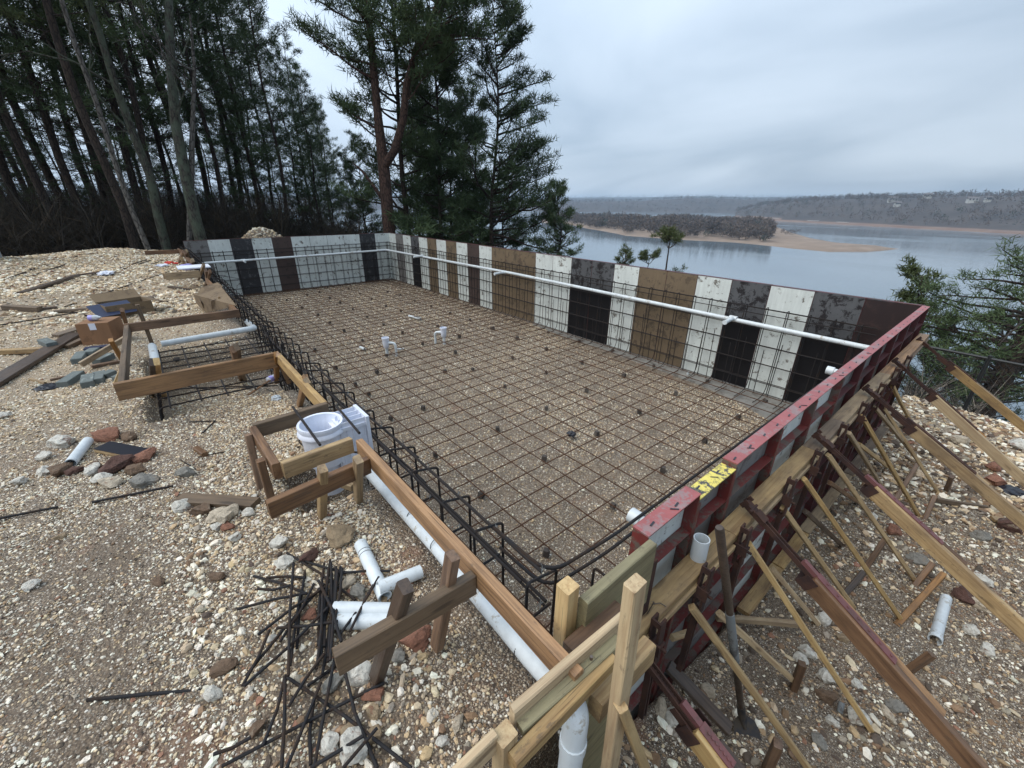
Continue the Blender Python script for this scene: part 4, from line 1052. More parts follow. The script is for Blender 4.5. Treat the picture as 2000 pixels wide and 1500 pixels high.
# ------------------------------------------------------------------ corner posts and end boards
lum_thing('corner_post', 'short thick yellow post with cracked end grain at the front corner', 'post', (15.915, -6.745, 1.90), (15.915, -6.745, 1.2), .052, .055, W_NEW, up=(0, 1, 0))
e = lum_thing('green_filler_board', 'greenish treated board closing the gap between the corner post and the red wall', 'board', (15.955, -6.715, 1.70), (15.955, -6.33, 1.70), .035, .30, W_GRN)
b = MB(); b.box(15.90, -6.325, 1.15, 15.965, -6.285, 1.74); tag(put('end_channel', b.me(M_CLAMP)), 'rusty vertical channel at the near end of the red wall', 'steel channel')
ts = atx(1241, 1138, 16.165); lum_thing('tall_corner_stake', 'tall bright yellow stake rising highest at the front corner', 'stake', ts, (16.185, ts[1]+.03, .55), .034, .050, W_NEW, up=(0, 1, 0))
lum_thing('end_board', 'long pale end board, leftmost of the three crossing below the front corner', 'board', atz(1000, 1400, 1.79), atz(1215, 1212, 1.79), .022, .07, W_NEW)
lum_thing('end_board', 'greenish flat end board in the middle of the three below the front corner', 'board', atz(1012, 1418, 1.765), atz(1205, 1248, 1.765), .045, .03, W_GRN)
lum_thing('end_board', 'speckled yellow end board, rightmost of the three below the front corner', 'board', atz(1000, 1492, 1.745), atz(1196, 1288, 1.745), .032, .05, W_YEL)
sp = atz(986, 1432, 1.80); lum_thing('split_end_post', 'short post with a split pale end grain at the bottom edge of the view', 'post', sp, (sp[0], sp[1]-.01, 1.1), .045, .05, W_NEW, up=(0, 1, 0))
lum_thing('end_board', 'pale board end running out of the picture left of the split post', 'board', atz(968, 1445, 1.78), atz(880, 1530, 1.78), .022, .07, W_NEW)
lum_thing('wedge_block', 'brown wood block wedged behind the corner post', 'wood block', (15.985, -6.80, 1.72), (15.985, -6.56, 1.72), .05, .05, W_BRN)
lum_thing('ply_side_sheet', 'greenish plywood sheet standing below the end boards at the front corner', 'plywood sheet', (16.02, -6.80, 1.20), (16.02, -6.56, 1.20), .016, .80, W_GRN)
lum_thing('low_cross_piece', 'short brown piece nailed under the end boards by the tall stake', 'wood block', (16.10, -6.80, 1.60), (16.10, -6.52, 1.60), .05, .09, W_YEL)
lum_thing('thin_raking_brace', 'pale thin brace raking down to the right from the tall corner stake', 'brace', atx(1212, 1378, 16.19), atz(1275, 1540, 1.1), .034, .028, W_NEW)
# long pipe on the bank
e = thing('bank_pipe', 'long white pipe lying under the edge board and turning down at the front corner', 'pipe', (15, -6.8, 1.5))
b = MB(); b.tube([(13.4, -6.80, 1.46), (14.4, -6.795, 1.50), (15.2, -6.80, 1.525), (15.85, -6.825, 1.56), (15.98, -6.84, 1.60)], .0365, 18); put('pipe_run', auto_smooth(b.me(M_PVC)), e)
b = MB(); b.tube(fillet([(15.98, -6.84, 1.60), (16.085, -6.865, 1.655), (16.09, -6.875, 1.50)], .07, 6), .0375, 18); put('elbow', auto_smooth(b.me(M_PVC)), e)
b = MB(); b.tube([(16.09, -6.874, 1.52), (16.09, -6.875, 1.48)], .041, 18); b.tube([(16.09, -6.875, 1.50), (16.10, -6.90, .5)], .0365, 18); put('down_pipe', auto_smooth(b.me(M_PVC)), e)
for x in (14.93, 15.18, 15.80):
    b = MB(); b.hollow((x-.002, -6.80-(x-15.2)*.04, 1.516+(x-14.4)*.027), (x+.002, -6.80-(x-15.2)*.04, 1.516+(x-14.4)*.027), .0372, .001, 22); put('ink_ring', b.me(M_INK), e)

# ------------------------------------------------------------------ walers, clamps and braces on the red wall
for (a, c, m_, lab) in ((-6.74, -5.58, W_YEL, 'muddy yellow waler plank on the red wall, nearest length'), (-5.575, -4.36, W_YEL, 'muddy yellow waler plank on the red wall, second length from the near corner'),
                        (-4.355, -3.72, W_GRY, 'short grey stained waler plank on the red wall'), (-3.715, -2.2, W_YEL, 'yellow waler plank on the red wall beyond the grey stained one'),
                        (-2.195, -.05, W_ORG, 'rusty brown waler plank at the far end of the red wall')):
    lum_thing('waler_plank', lab, 'plank', (15.962, a, 1.44), (15.962, c, 1.44), .094, .038, m_)
    lum_thing('lower_waler_strip', 'strip under the '+lab.replace('waler plank on the red wall', 'waler').replace('waler plank', 'waler'), 'plank', (15.985, a+.03, 1.395), (15.985, c-.01, 1.395), .075, .034, W_YEL if m_ is not W_ORG else W_GRY)
for (a, c, m_, lab) in ((-4.76, -4.12, W_YEL, 'low yellow plank on the red wall, nearest length'), (-4.10, -3.5, W_YEL, 'low yellow plank on the red wall, second length'),
                        (-3.48, -2.1, W_YEL, 'low yellow plank on the red wall, third length behind the braces'), (-2.08, -.4, W_GRY, 'low grey plank on the red wall at the far end')):
    lum_thing('low_waler_plank', lab, 'plank', (15.975, a, .20), (15.975, c, .20), .09, .038, m_)
b = MB()
b.box(-.022, -.02, -.21, -.012, .02, .05); b.box(.012, -.02, -.21, .022, .02, .05); b.box(-.012, -.02, .02, .012, -.012, .05); b.box(-.05, -.028, -.10, .03, .028, -.088)
b.box(-.03, -.03, -.12, .035, -.022, -.06); b.box(-.012, -.016, -.62, .014, -.006, -.2); b.box(-.012, .006, -.62, .014, .016, -.2)
b.tube([(-.06, 0, -.10), (.05, 0, -.10)], .007, 8)
clm = b.me(M_CLAMP, name='clamp')
cl_px = [(1281, 1210), (1378, 1111), (1454, 1032), (1540, 938), (1596, 884), (1650, 832), (1688, 790), (1722, 752), (1750, 722), (1773, 698)]
ORD = ['nearest', 'second', 'third', 'fourth', 'fifth', 'sixth', 'seventh', 'eighth', 'ninth', 'farthest']
for i, (px, py) in enumerate(cl_px):
    yv = atz(px, py, 1.5)[1]
    o = put('form_clamp', clm, None, Matrix.Translation((16.035, yv, 1.47)) @ Matrix.Rotation(jit(.12), 4, 'X'))
    tag(o, f'dark steel form clamp hooked over the waler plank, {ORD[i]} from the near corner', 'form clamp', 'form clamps on the waler')
# turnbuckle braces
def turnbuckle(yv, tp, zt, endpx, startpx, stoppx, platepx, m1, m2, label, double=False):
    top = np.array([16.02, yv, zt]); e_ = aty(*endpx, yv); e_ = np.array([e_[0], yv, e_[2]]); d = (e_-top)/np.linalg.norm(e_-top)
    gl = (zt-.0-gz(top[0]+d[0]*2.0, yv))/(-d[2]); L = min(gl, 2.7)
    t = thing('turnbuckle_brace', label, 'brace', tuple(top), 'turnbuckle braces propping the red wall')
    def D(p): q_ = aty(*p, yv); return float(np.dot(np.array([q_[0], yv, q_[2]])-top, d))
    s0, s1, s2 = D(startpx), D(stoppx), D(platepx)
    M, _ = frame(top, top+d*.1); M.translation = Vector(top)
    b = MB(); b.box(-.075, -.022, -.014, .05, .022, .014); b.box(-.085, -.028, -.02, -.06, -.02, .03); b.box(-.085, .02, -.02, -.06, .028, .03); b.box(-.01, -.026, .014, .05, .026, .02)
    b.tube([(-.03, -.04, .01), (-.03, .04, .01)], .007, 8); put('head', b.me(M_CLAMP), t, M)
    b = MB(); b.box(.05, -.016, -.012, s0+.10, -.010, .014); b.box(.05, .010, -.012, s0+.10, .016, .014)
    if double: b.box(.20, -.030, -.03, s0+.2, -.024, .004); b.box(.20, .024, -.03, s0+.2, .030, .004)
    put('steel_rails', b.me(M_CLAMP), t, M)
    b = MB(); b.tube([(.05, 0, -.004), (s0+.06, 0, -.004)], .008, 8)
    for k in range(16): b.tube([(.07+k*.014, 0, -.004), (.075+k*.014, 0, -.004)], .0105, 8)
    put('screw_rod', b.me(M_CLAMP), t, M)
    b = MB(); b.box(s0-.02, -.019, .032, s2, .019, .038); b.box(s0-.10, -.012, .014, s0, .012, .036)
    for k in range(7):
        x = s0+(s2-s0)*(k+.5)/7; b.tube([(x, 0, .038), (x, 0, .043)], .006, 6)
    put('steel_strap', b.me(M_STRAP if yv < -3.5 else M_CLAMP), t, M)
    def L_(nm, a, c, yo, zo, w, h, mm, sd):
        Ml = M @ Matrix.Translation(((a+c)/2, yo, zo)); put(nm, lumber_mesh(c-a, w, h, mm, sd), t, Ml)
    L_('lumber', s0-.02, L, -.020, -.012, .037, .086, m1, 1)
    L_('lumber', s0+.05, s1, .021, -.012, .037, .086, m2, 2)
    b = MB(); b.box(s0-.05, -.04, -.058, s0+.01, .042, -.054); b.box(s0-.05, -.043, -.058, s0+.01, -.04, .02); b.box(s0-.05, .042, -.058, s0+.01, .045, .02)
    put('shoe', b.me(M_CLAMP), t, M)
    return t
turnbuckle(-6.42, 0, 1.41, (1420, 1500), (1372, 1430), (1500, 1560), (1420, 1500), W_NEW, W_DRK, 'turnbuckle brace with a threaded rod, nearest to the front corner', True)
turnbuckle(-5.39, 0, 1.50, (1890, 1470), (1578, 1140), (1868, 1400), (1755, 1292), W_BRN, W_ORG, 'large turnbuckle brace with a pink strap on dark brown lumber in the foreground')
turnbuckle(-4.28, 0, 1.50, (2000, 1222), (1695, 965), (1888, 1105), (1845, 1060), W_YEL, W_BRN, 'turnbuckle brace with a pink strap and grey-brown lumber, third from the front corner')
turnbuckle(-3.00, 0, 1.49, (2000, 1015), (1775, 845), (1925, 950), (1895, 930), W_YEL, W_YEL, 'turnbuckle brace with black streaked yellow lumber, fourth from the front corner', True)
turnbuckle(-1.88, 0, 1.48, (2000, 932), (1815, 783), (1920, 858), (1905, 842), W_NEW, W_ORG, 'turnbuckle brace with red-brown upper lumber, fifth from the front corner')
turnbuckle(-.47, 0, 1.43, (2000, 830), (1858, 722), (1952, 790), (1900, 750), W_YEL, W_GRY, 'turnbuckle brace farthest away, seen against the chain-link fence', True)
# thin wooden braces
BR = [((1462, 1062), (1700, 1425), 'pale thin brace crossing in front of the large foreground brace'),
      ((1527, 990), (1667, 1186), 'pale thin brace, second behind the shovel handle'),
      ((1570, 935), (1757, 1206), 'pale thin brace ending at a brown stake beside the loose white pipe'),
      ((1617, 888), (1787, 1134), 'pale thin brace nailed to a reddish stake half way down'),
      ((1657, 845), (1722, 950), 'short pale thin brace hidden behind the third turnbuckle'),
      ((1683, 812), (1793, 1006), 'pale thin brace ending by the low dark board'),
      ((1708, 795), (1797, 905), 'pale thin brace ending on a short brown stake among the far braces'),
      ((1727, 798), (1831, 960), 'pale thin brace passing under the fourth turnbuckle'),
      ((1741, 750), (1786, 836), 'pale thin brace farthest along the red wall, seen against the gravel'),
      ((1351, 1185), (1585, 1510), 'pale thin brace running behind the shovel blade to the bottom edge')]
for i, (pa, pb, lab) in enumerate(BR):
    lum_thing('thin_brace', lab, 'brace', atx(*pa, 16.03), atg(*pb, .01), .034, .030, W_NEW, 'thin wooden braces on the red wall', seed=i % 4)
LOW = [((1619, 942), (1676, 982), 'low brown strut'), ((1572, 998), (1646, 1066), 'low dark strut'), ((1677, 867), (1734, 913), 'low pale strut'), ((1730, 862), (1785, 905), 'low grey strut'),
       ((1405, 1198), (1560, 1338), 'long low strut'), ((1510, 1112), (1597, 1218), 'low pale strut')]
for i, (pa, pb, lab) in enumerate(LOW):
    wh = ['behind the fourth thin brace', 'between the second and third thin braces', 'under the third turnbuckle', 'under the fourth turnbuckle', 'crossing behind the shovel handle', 'branching off the foremost thin brace'][i]
    lum_thing('low_strut', f'{lab} {wh}', 'brace', atx(*pa, 16.04), atg(*pb, .01), .034, .034, [W_BRN, W_DRK, W_NEW, W_GRY, W_NEW, W_NEW][i])
lum_thing('level_strut', 'level pale board lying between the shovel handle and the foremost brace', 'board', atz(1400, 1206, .28), atz(1557, 1219, .14), .036, .045, W_YEL)
ST = [((1729, 1052), .26, (1692, 1108), 0, W_BRN, 'rust-brown stake under the third turnbuckle'), ((1687, 1118), .10, (1652, 1160), 0, W_DRK, 'dark low stake left of the rust-brown stake'),
      ((1842, 1122), .16, (1762, 1209), .03, W_ORG, 'two-piece orange-brown stake touching the loose white pipe'), ((1822, 1100), .18, (1789, 1142), 0, W_BRN, 'brown stake under the end of the third turnbuckle lumber'),
      ((1794, 903), .30, (1750, 974), 0, W_BRN, 'dark brown stake at the foot of a far thin brace'), ((1859, 930), .26, (1847, 961), 0, W_BRN, 'short brown stake under the fourth turnbuckle lumber'),
      ((1826, 968), .22, (1806, 1014), 0, W_BRN, 'brown stake beside the low dark board'), ((1820, 1278), .18, (1774, 1310), 0, W_BRN, 'brown stake below the end of the loose white pipe'),
      ((1567, 1296), .22, (1549, 1348), .0, W_BRN, 'small upright brown stake among stones behind the shovel'), ((1520, 1452), .35, (1495, 1510), .1, W_BRN, 'rounded brown stake at the bottom edge right of the shovel blade')]
for pt, z, pb, z2, m_, lab in ST:
    gb = atg(*pb, 0.); tz = atz(*pt, gb[2]+max(z-z2, .05)); lum_thing('ground_stake', lab, 'stake', tz, gb+(gb-tz)*.15, .04, .05, m_, 'stakes driven on the downhill side')
lum_thing('fallen_board', 'low dark board lying right of the far stakes', 'board', atz(1828, 976, .10), atz(1926, 992, .04), .03, .05, W_GRY)
lum_thing('fallen_board', 'yellow board end lying on the rubble at the right edge', 'board', atz(1938, 1013, .06), atz(1985, 1022, .06), .08, .03, W_YEL)
lum_thing('dark_flat_board', 'black wet board lying beside the nearest turnbuckle', 'board', atz(1305, 1300, .62), atz(1425, 1425, .46), .07, .03, W_DRK)
lum_thing('broken_stub', 'small broken yellow wood stub under the waler near the front corner', 'wood block', atz(1312, 1246, .9), atz(1342, 1236, .86), .03, .03, W_NEW)

# ------------------------------------------------------------------ shovel, coupling, nail, rope
a = atx(1405, 1030, 16.075); c = atz(1449, 1398, .34); a = np.array(a); c = np.array(c); u = (c-a)/np.linalg.norm(c-a); LL = np.linalg.norm(c-a)
t = thing('shovel', 'old shovel with a dark handle leaning against the waler, its blade on the rubble', 'shovel', tuple(c))
b = MB(); b.tube([a, a+u*.012, a+u*LL*.5, c], [.014, .0175, .0175, .0175], 12); put('handle', auto_smooth(b.me(W_DRK)), t)
b = MB(); b.tube([a+u*LL*.36, a+u*LL*.62], .0195, 12); put('grip_sleeve', auto_smooth(b.me(M_GALV)), t)
tip = atz(1480, 1518, .20); tip = np.array(tip); bd = tip-c; bl = np.linalg.norm(bd); bd /= bl; sx = np.cross(bd, [0, 0, 1.]); sx /= np.linalg.norm(sx); nz_ = np.cross(sx, bd)
b = MB(); rows = [(0, .028, .0), (.03, .062, .004), (.08, .072, .006), (.16, .074, .012), (.22, .066, .012), (.27, .04, .008), (.295, .008, .002)]
V_ = []; 
for (q_, w_, dpt) in [(q0*bl/.295, w0, d0) for q0, w0, d0 in rows]:
    for k in range(9):
        s_ = (k-4)/4; V_.append(c+bd*q_+sx*w_*s_+nz_*(.014*s_*s_*(w_/.07)-dpt+.004*(1-abs(s_))*(q_ < .1)))
F_ = [(i*9+k, i*9+k+1, (i+1)*9+k+1, (i+1)*9+k) for i in range(len(rows)-1) for k in range(8)]
n0 = len(V_); V2 = [v-nz_*.0022 for v in V_]; F2 = [tuple(j+n0 for j in f[::-1]) for f in F_]
rim = []
def ring_edge():
    R_ = len(rows); out = [k for k in range(9)]+[i*9+8 for i in range(1, R_)]+[(R_-1)*9+k for k in range(7, -1, -1)]+[i*9 for i in range(R_-2, 0, -1)]
    return out
rg = ring_edge(); F3 = [(rg[i], rg[(i+1) % len(rg)], rg[(i+1) % len(rg)]+n0, rg[i]+n0) for i in range(len(rg))]
b.add(V_+V2, F_+F2+F3); put('blade', auto_smooth(b.me(M_SHOVEL)), t)
b = MB(); b.tube([c-u*.12, c-u*.03, c+bd*.02, c+bd*.06], [.020, .022, .020, .008], 12); put('socket', auto_smooth(b.me(M_SHOVEL)), t)
pvc_piece('pipe_coupling', (15.955, -5.86, 1.459), (15.953, -5.862, 1.575), .036, 'white pipe coupling standing upright on the waler plank', 'pipe coupling')
b = MB(); b.tube([(0, 0, 0), (.004, .003, .055)], .0022, 6); b.tube([(.004, .003, .055), (.0042, .0032, .057)], .006, 8); o = put('bent_nail', b.me(M_NAIL), None, Matrix.Translation((15.972, -6.30, 1.458)) @ Matrix.Rotation(-.5, 4, 'X')); tag(o, 'nail standing out of the waler plank near the front corner', 'nail')
b = MB(); b.tube([(0, 0, 0), (.02, .03, .004), (.045, .035, .003)], .002, 6); o = put('bent_nail', b.me(M_NAIL), None, Matrix.Translation((15.96, -6.25, 1.462))); tag(o, 'bent nail lying flat on the waler plank near the front corner', 'nail')
for (px, py, z, lab) in ((1155, 1283, 1.806, 'nail head in the leftmost end board'), (1134, 1354, 1.742, 'nail head in the rightmost end board')):
    c_ = atz(px, py, z); b = MB(); b.tube([(0, 0, -.01), (0, 0, .002)], .005, 8); tag(put('nail_head', b.me(M_NAIL), None, Matrix.Translation(Vector(c_))), lab, 'nail')
b = MB(); r0, r1 = atz(1196, 1236, 1.66), atz(1217, 1204, 1.70); pts = [r0+(r1-r0)*k/8+np.array([0, 0, .006*math.sin(k*1.3)]) for k in range(9)]; b.tube(pts, .006, 8); tag(put('red_rope', auto_smooth(b.me(M_REDROPE))), 'bright red rope hanging behind the tall corner stake', 'rope')
# ------------------------------------------------------------------ heap of rebar offcuts
k3 = lambda p: (400+p[0]/3.0, 1000+p[1]/3.0)
RODS = [((480,240),(880,515)),((575,285),(835,355)),((285,375),(600,480)),((360,385),(590,385)),((310,450),(500,430)),((190,570),(600,475)),((785,360),(1085,345)),((1030,350),(790,720)),((1020,380),(850,700)),((780,640),(420,680)),
        ((520,300),(490,960)),((590,340),(540,800)),((735,280),(660,900)),((795,320),(690,950)),((770,320),(720,880)),((745,360),(690,720)),((700,420),(240,960)),((720,430),(310,720)),((640,420),(440,760)),((380,690),(220,1020)),
        ((720,560),(230,1020)),((700,830),(490,1140)),((860,820),(600,1020)),((470,960),(1210,1500)),((1050,1000),(100,1490)),((810,890),(1010,1500)),((760,860),(640,1500)),((680,1000),(480,1500)),((470,980),(450,1500)),((470,960),(340,1370)),
        ((1010,1265),(810,1500)),((930,1310),(620,1500)),((50,1420),(270,1320)),((640,1100),(620,1480)),((700,300),(665,780)),((755,400),(700,900)),((715,470),(680,860)),((560,480),(500,900)),((725,330),(700,790)),((740,300),(725,850)),((778,340),(735,870)),((805,330),(760,640)),((690,480),(655,920)),((665,400),(800,760))]
for i, (a, c) in enumerate(RODS):
    z = .022+.0045*(i % 11)
    A = atg(*k3(a), z+jit(.004)); B = atg(*k3(c), z+jit(.004))
    md = (A+B)/2; md[2] += jit(.004)
    dxy = (B-A)/np.linalg.norm(B-A); md += np.array([-dxy[1], dxy[0], 0])*jit(.012)
    b = MB(); L = np.linalg.norm(B-A); pts = [A+(md-A)*t for t in (0, .5)]+[md+(B-md)*t for t in (0, .5, 1)]
    b.tube([p-md for p in pts], .0056, 8)
    nrib = int(L/.011)
    o = put('rebar_offcut', auto_smooth(b.me(M_REBAR), .9), None, Matrix.Translation(Vector(md)))
    tag(o, 'dark rebar offcut in the tangled heap left of the leaning dark stake', 'rebar rod', 'rebar offcuts in the heap')
def rod(pa, pb, za, zb, lab, r=.0065, mt=None, mid=0):
    A = atg(*pa, r+.004); B = atg(*pb, r+.004); m_ = (A+B)/2+np.array([0, 0, mid]); m_[2] = max(m_[2], gz(m_[0], m_[1])+r)
    o = wire('rebar_rod', [A, m_, B], r, mt or M_REBAR, None, 6); return tag(o, lab, 'rebar rod')
rod((170, 1367), (407, 1347), 1.462, 1.468, 'single dark rod lying on the fine dirt at lower left')
rod((-20, 1016), (113, 990), 1.462, 1.462, 'rusty rod half buried at the left edge')
rod((180, 981), (338, 949), 1.464, 1.462, 'rusty rod lying in front of the brown stones')
rod((355, 900), (385, 918), 1.47, 1.46, 'short bent black wire near the small wood block', .004)
rod((388, 893), (440, 882), 1.47, 1.46, 'thin black wire sticking out of the small wood block', .004)
rod((370, 824), (420, 822), 1.47, 1.47, 'thin crooked wire piece on the pale gravel', .004); rod((420, 822), (393, 848), 1.47, 1.46, 'crooked dark twig end on the pale gravel', .005)
rod((-30, 640), (322, 582), 1.52, 1.52, 'long thin rebar lying across the rubble behind the cardboard box', .008)
rod((120, 601), (470, 545), 1.52, 1.54, 'long thin rebar lying across the rubble beyond the open box', .008)
rod((-20, 557), (130, 505), 1.54, 1.60, 'thin rebar pair running up the rubble mound, outer rod', .009); rod((-20, 566), (150, 509), 1.54, 1.60, 'thin rebar pair running up the rubble mound, inner rod', .009)
rod((222, 527), (300, 503), 1.55, 1.62, 'dark rods leaning up to the far corner, left rod', .010); rod((232, 528), (305, 505), 1.55, 1.62, 'dark rods leaning up to the far corner, right rod', .010)
rod((250, 533), (372, 518), 1.56, 1.58, 'rusty thin rod near the white bag', .008)
rod((285, 592), (385, 585), 1.52, 1.56, 'dark rod poking out from under the faded cardboard', .008)
rod((520, 760), (565, 777), 1.47, 1.47, 'thin dark rod beside the clear plastic bag', .004)
lum_thing('broken_lath', 'thin broken lath on the gravel left of the leaning stakes', 'wood stick', atz(485, 771, 1.47), atz(527, 743, 1.50), .022, .010, W_BRN)
# ------------------------------------------------------------------ white pipe offcuts
G = 'white pipe offcuts on the bank'
pvc_piece('pipe_offcut', atg(138, 905, .028), atg(172, 861, .03), .030, 'white pipe offcut lying alone at the left among stones', group=G)
t = pvc_piece('pipe_offcut', atg(704, 1062, .03), atg(752, 1166, .03), .030, 'white pipe offcut pointing up the picture beside the heap, with ink marks', group=G, marks=(.18, .24))
pvc_piece('pipe_offcut', atg(739, 1149, .075), atg(822, 1116, .045), .029, 'short white pipe offcut with a dark open mouth lying on top of the others', group=G)
pvc_piece('pipe_offcut', atg(652, 1189, .03), atg(775, 1192, .03), .029, 'white pipe offcut behind, partly under the leaning dark stake', group=G)
pvc_piece('pipe_offcut', atg(656, 1213, .03), atg(832, 1213, .03), .030, 'longest white pipe offcut, under the dark cross board', group=G)
c = atg(1848, 1168, .036); d_ = atg(1826, 1250, .036)
pvc_piece('pipe_offcut', c, d_, .036, 'loose white pipe with a socket end among the stones on the downhill side', group=None, sock=.05)
t = pvc_piece('grey_bolt_fitting', atg(1644, 1372, .05), atg(1640, 1392, .02), .016, 'small galvanised fitting half hidden behind the foremost brace', 'metal fitting')
for ch in t.children: ch.data.materials[0] = M_GALV
# ------------------------------------------------------------------ wood and sheet scraps on the bank
def ply_scrap():
    M, L = frame(atg(200, 872, .03), atg(287, 889, .025))
    t = thing('plywood_scrap', 'black faced plywood scrap with yellow layered edge beside the lone white pipe', 'plywood scrap', M=M)
    b = MB(); b.box(-L/2, -.05, .009, L/2, .05, .0125); put('black_face', b.me(M_BLKPL), t, M)
    for k in range(3):
        b = MB(); b.box(-L/2+.0005*k, -.0495-.0008*(k % 2), -.016+.0085*k, L/2-.0005*k, .0495, -.0085+.0085*k); put('veneer', b.me(W_YEL if k % 2 == 0 else W_NEW), t, M)
ply_scrap()
lum_thing('weathered_board', 'short weathered grey-brown board lying flat in front of the skimmer frame', 'board', atg(350, 975, .02), atg(500, 984, .02), .075, .036, W_GRY)
lum_thing('wood_block', 'small wet brown wood block with a wire sticking out', 'wood block', atg(383, 876, .015), atg(401, 889, .015), .032, .036, W_BRN)
lum_thing('stray_kicker', 'short yellow stick lying under the cross board by the skimmer', 'wood block', atz(655, 940, 1.47), atz(690, 952, 1.47), .035, .04, W_YEL)
PL = [((-30, 758), (148, 652), .15, .035, W_DRK, 'long black wet plank running to the left edge below the cardboard box'), ((-20, 688), (93, 683), .06, .05, W_YEL, 'yellow-brown timber lying at the left edge behind the black plank'),
      ((108, 656), (165, 638), .12, .03, W_GRY, 'short grey plank tucked behind the cardboard box'), ((128, 678), (166, 662), .07, .04, W_GRY, 'pale brown block between the planks and the cardboard box'),
      ((-30, 603), (138, 543), .10, .03, W_DRK, 'black plank in the upper bundle at the left, lower one'), ((40, 572), (150, 537), .09, .03, W_DRK, 'black plank in the upper bundle at the left, upper one'),
      ((8, 600), (78, 604), .10, .07, W_GRY, 'stubby grey timber beside the black planks at the left'), ((70, 604), (112, 600), .06, .03, W_DRK, 'dark wedge board at the tip of the stubby timber'),
      ((108, 608), (232, 599), .05, .035, W_GRY, 'long thin brown board leading to the navy board'), ((262, 598), (300, 579), .10, .03, W_GRY, 'pale grey board behind the open box'),
      ((140, 539), (195, 531), .05, .03, W_BRN, 'brown board lying near the white bag'), ((330, 560), (372, 566), .06, .03, W_DRK, 'dark board left of the faded cardboard'),
      ((58, 740), (88, 748), .02, .02, W_YEL, 'small yellow wood splinter left of the grey blocks'), ((98, 742), (145, 732), .03, .02, W_BRN, 'thin brown lath left of the grey blocks'),
      ((178, 716), (232, 706), .05, .03, W_BRN, 'brown lath behind the grey blocks')]
for pa, pb, w, h, m_, lab in PL:
    A = atg(*pa, h*.6); B = atg(*pb, h*.6)
    lum_thing('loose_plank', lab, 'plank', A, B, w, h, m_)
BLK = [((122, 752), (158, 728), 0, 'blue-grey block nearest the black strip, leftmost of the row'), ((171, 752), (176, 718), 0, 'blue-grey block second in the row, standing close to its neighbour'), ((190, 746), (200, 714), 0, 'blue-grey block third in the row'),
       ((203, 735), (224, 727), 0, 'blue-grey block at the right end of the row'), ((150, 706), (166, 684), 0, 'blue-grey block just below the cardboard box'), ((173, 692), (186, 684), 0, 'small blue-grey block tucked by the corner of the cardboard box'),
       ((188, 708), (216, 694), 0, 'blue-grey block under the raking kicker board'), ((84, 666), (124, 683), .04, 'blue-grey slab lying across the black plank'), ((226, 742), (240, 736), 0, 'blue-grey block end beside the step frame corner')]
for pa, pb, dz, lab in BLK:
    A = atg(*pa, .026+dz); B = atg(*pb, .026+dz)
    if np.linalg.norm(B-A) > .26: B = A+(B-A)/np.linalg.norm(B-A)*.26
    M, L = frame(A, B); b = MB(); b.box(-L/2, -.045, -.03, L/2, .045, .03)
    me = b.me(M_BLOCK); o = put('paver_block', me, None, M); bv = o.modifiers.new('edge', 'BEVEL'); bv.width = .004; bv.segments = 1
    tag(o, lab, 'concrete block', 'blue-grey blocks on the bank')
# cardboard boxes
def carton(M, L, W, H, mt, label, cat='cardboard box', open_=False, tape=True):
    t = thing('cardboard_box', label, cat, M=M)
    b = MB(); b.box(-L/2, -W/2, 0, L/2, W/2, H-(.0 if not open_ else .02))
    if open_:
        b = MB()
        for (x0, y0, x1, y1) in ((-L/2, -W/2, L/2, -W/2+.006), (-L/2, W/2-.006, L/2, W/2), (-L/2, -W/2+.006, -L/2+.006, W/2-.006), (L/2-.006, -W/2+.006, L/2, W/2-.006)): b.box(x0, y0, 0, x1, y1, H)
        b.box(-L/2+.007, -W/2+.007, 0, L/2-.007, W/2-.007, .01)
    put('box_body', b.me(mt), t, M)
    if not open_:
        for s in (-1, 1):
            b = MB(); b.box(-L/2+.001, .0015*s if s > 0 else -W/2, H+.0005, L/2-.001, W/2 if s > 0 else -.0015, H+.0045); put('flap', b.me(mt), t, M)
    else:
        for (cx, cy, ax, an, w_, d_) in ((0, W/2, 'X', .5, L, W*.5), (L/2, 0, 'Y', -.35, W, L*.4)):
            b = MB(); b.box(-w_/2, 0, 0, w_/2, d_, .005)
            R_ = Matrix.Rotation(an, 4, 'X') if ax == 'X' else Matrix.Rotation(-math.pi/2, 4, 'Z') @ Matrix.Rotation(an, 4, 'X')
            put('flap', b.me(mt), t, M @ Matrix.Translation((cx, cy, H)) @ R_)
    if tape:
        b = MB(); b.box(-.03, -W/2-.001, H*.72, .03, -W/2-.0002, H+.005); put('label_patch', b.me(M_SKIM), t, M)
    return t
A = atg(163, 676); B = atg(226, 672); dv = B-A; an = math.atan2(dv[1], dv[0]); L = float(np.hypot(dv[0], dv[1]))
# the side that faces the viewer is the -y side of the box
Mb = Matrix.Translation(((A[0]+B[0])/2, (A[1]+B[1])/2, (A[2]+B[2])/2)) @ Matrix.Rotation(an, 4, 'Z') @ Matrix.Translation((0, .15, 0))
carton(Mb, L, .30, .245, M_CARD, 'closed brown cardboard box with a small bottle lying on its lid')
bt = Mb @ Matrix.Translation((-.02, -.02, .285))
t = thing('plastic_bottle', 'small clear bottle with a lavender label lying on the cardboard box', 'bottle', M=bt)
b = MB(); b.tube([(-.05, 0, 0), (-.045, 0, 0), (.03, 0, 0), (.05, 0, 0), (.065, 0, 0)], [.02, .03, .03, .014, .012], 14); put('bottle_body', auto_smooth(b.me(M_GLASS)), t, bt)
b = MB(); b.tube([(-.045, 0, 0), (-.005, 0, 0)], .0312, 14); put('label_band', auto_smooth(b.me(M_LAV)), t, bt)
A = atg(228, 622); B = atg(292, 612); dv = B-A; an = math.atan2(dv[1], dv[0])
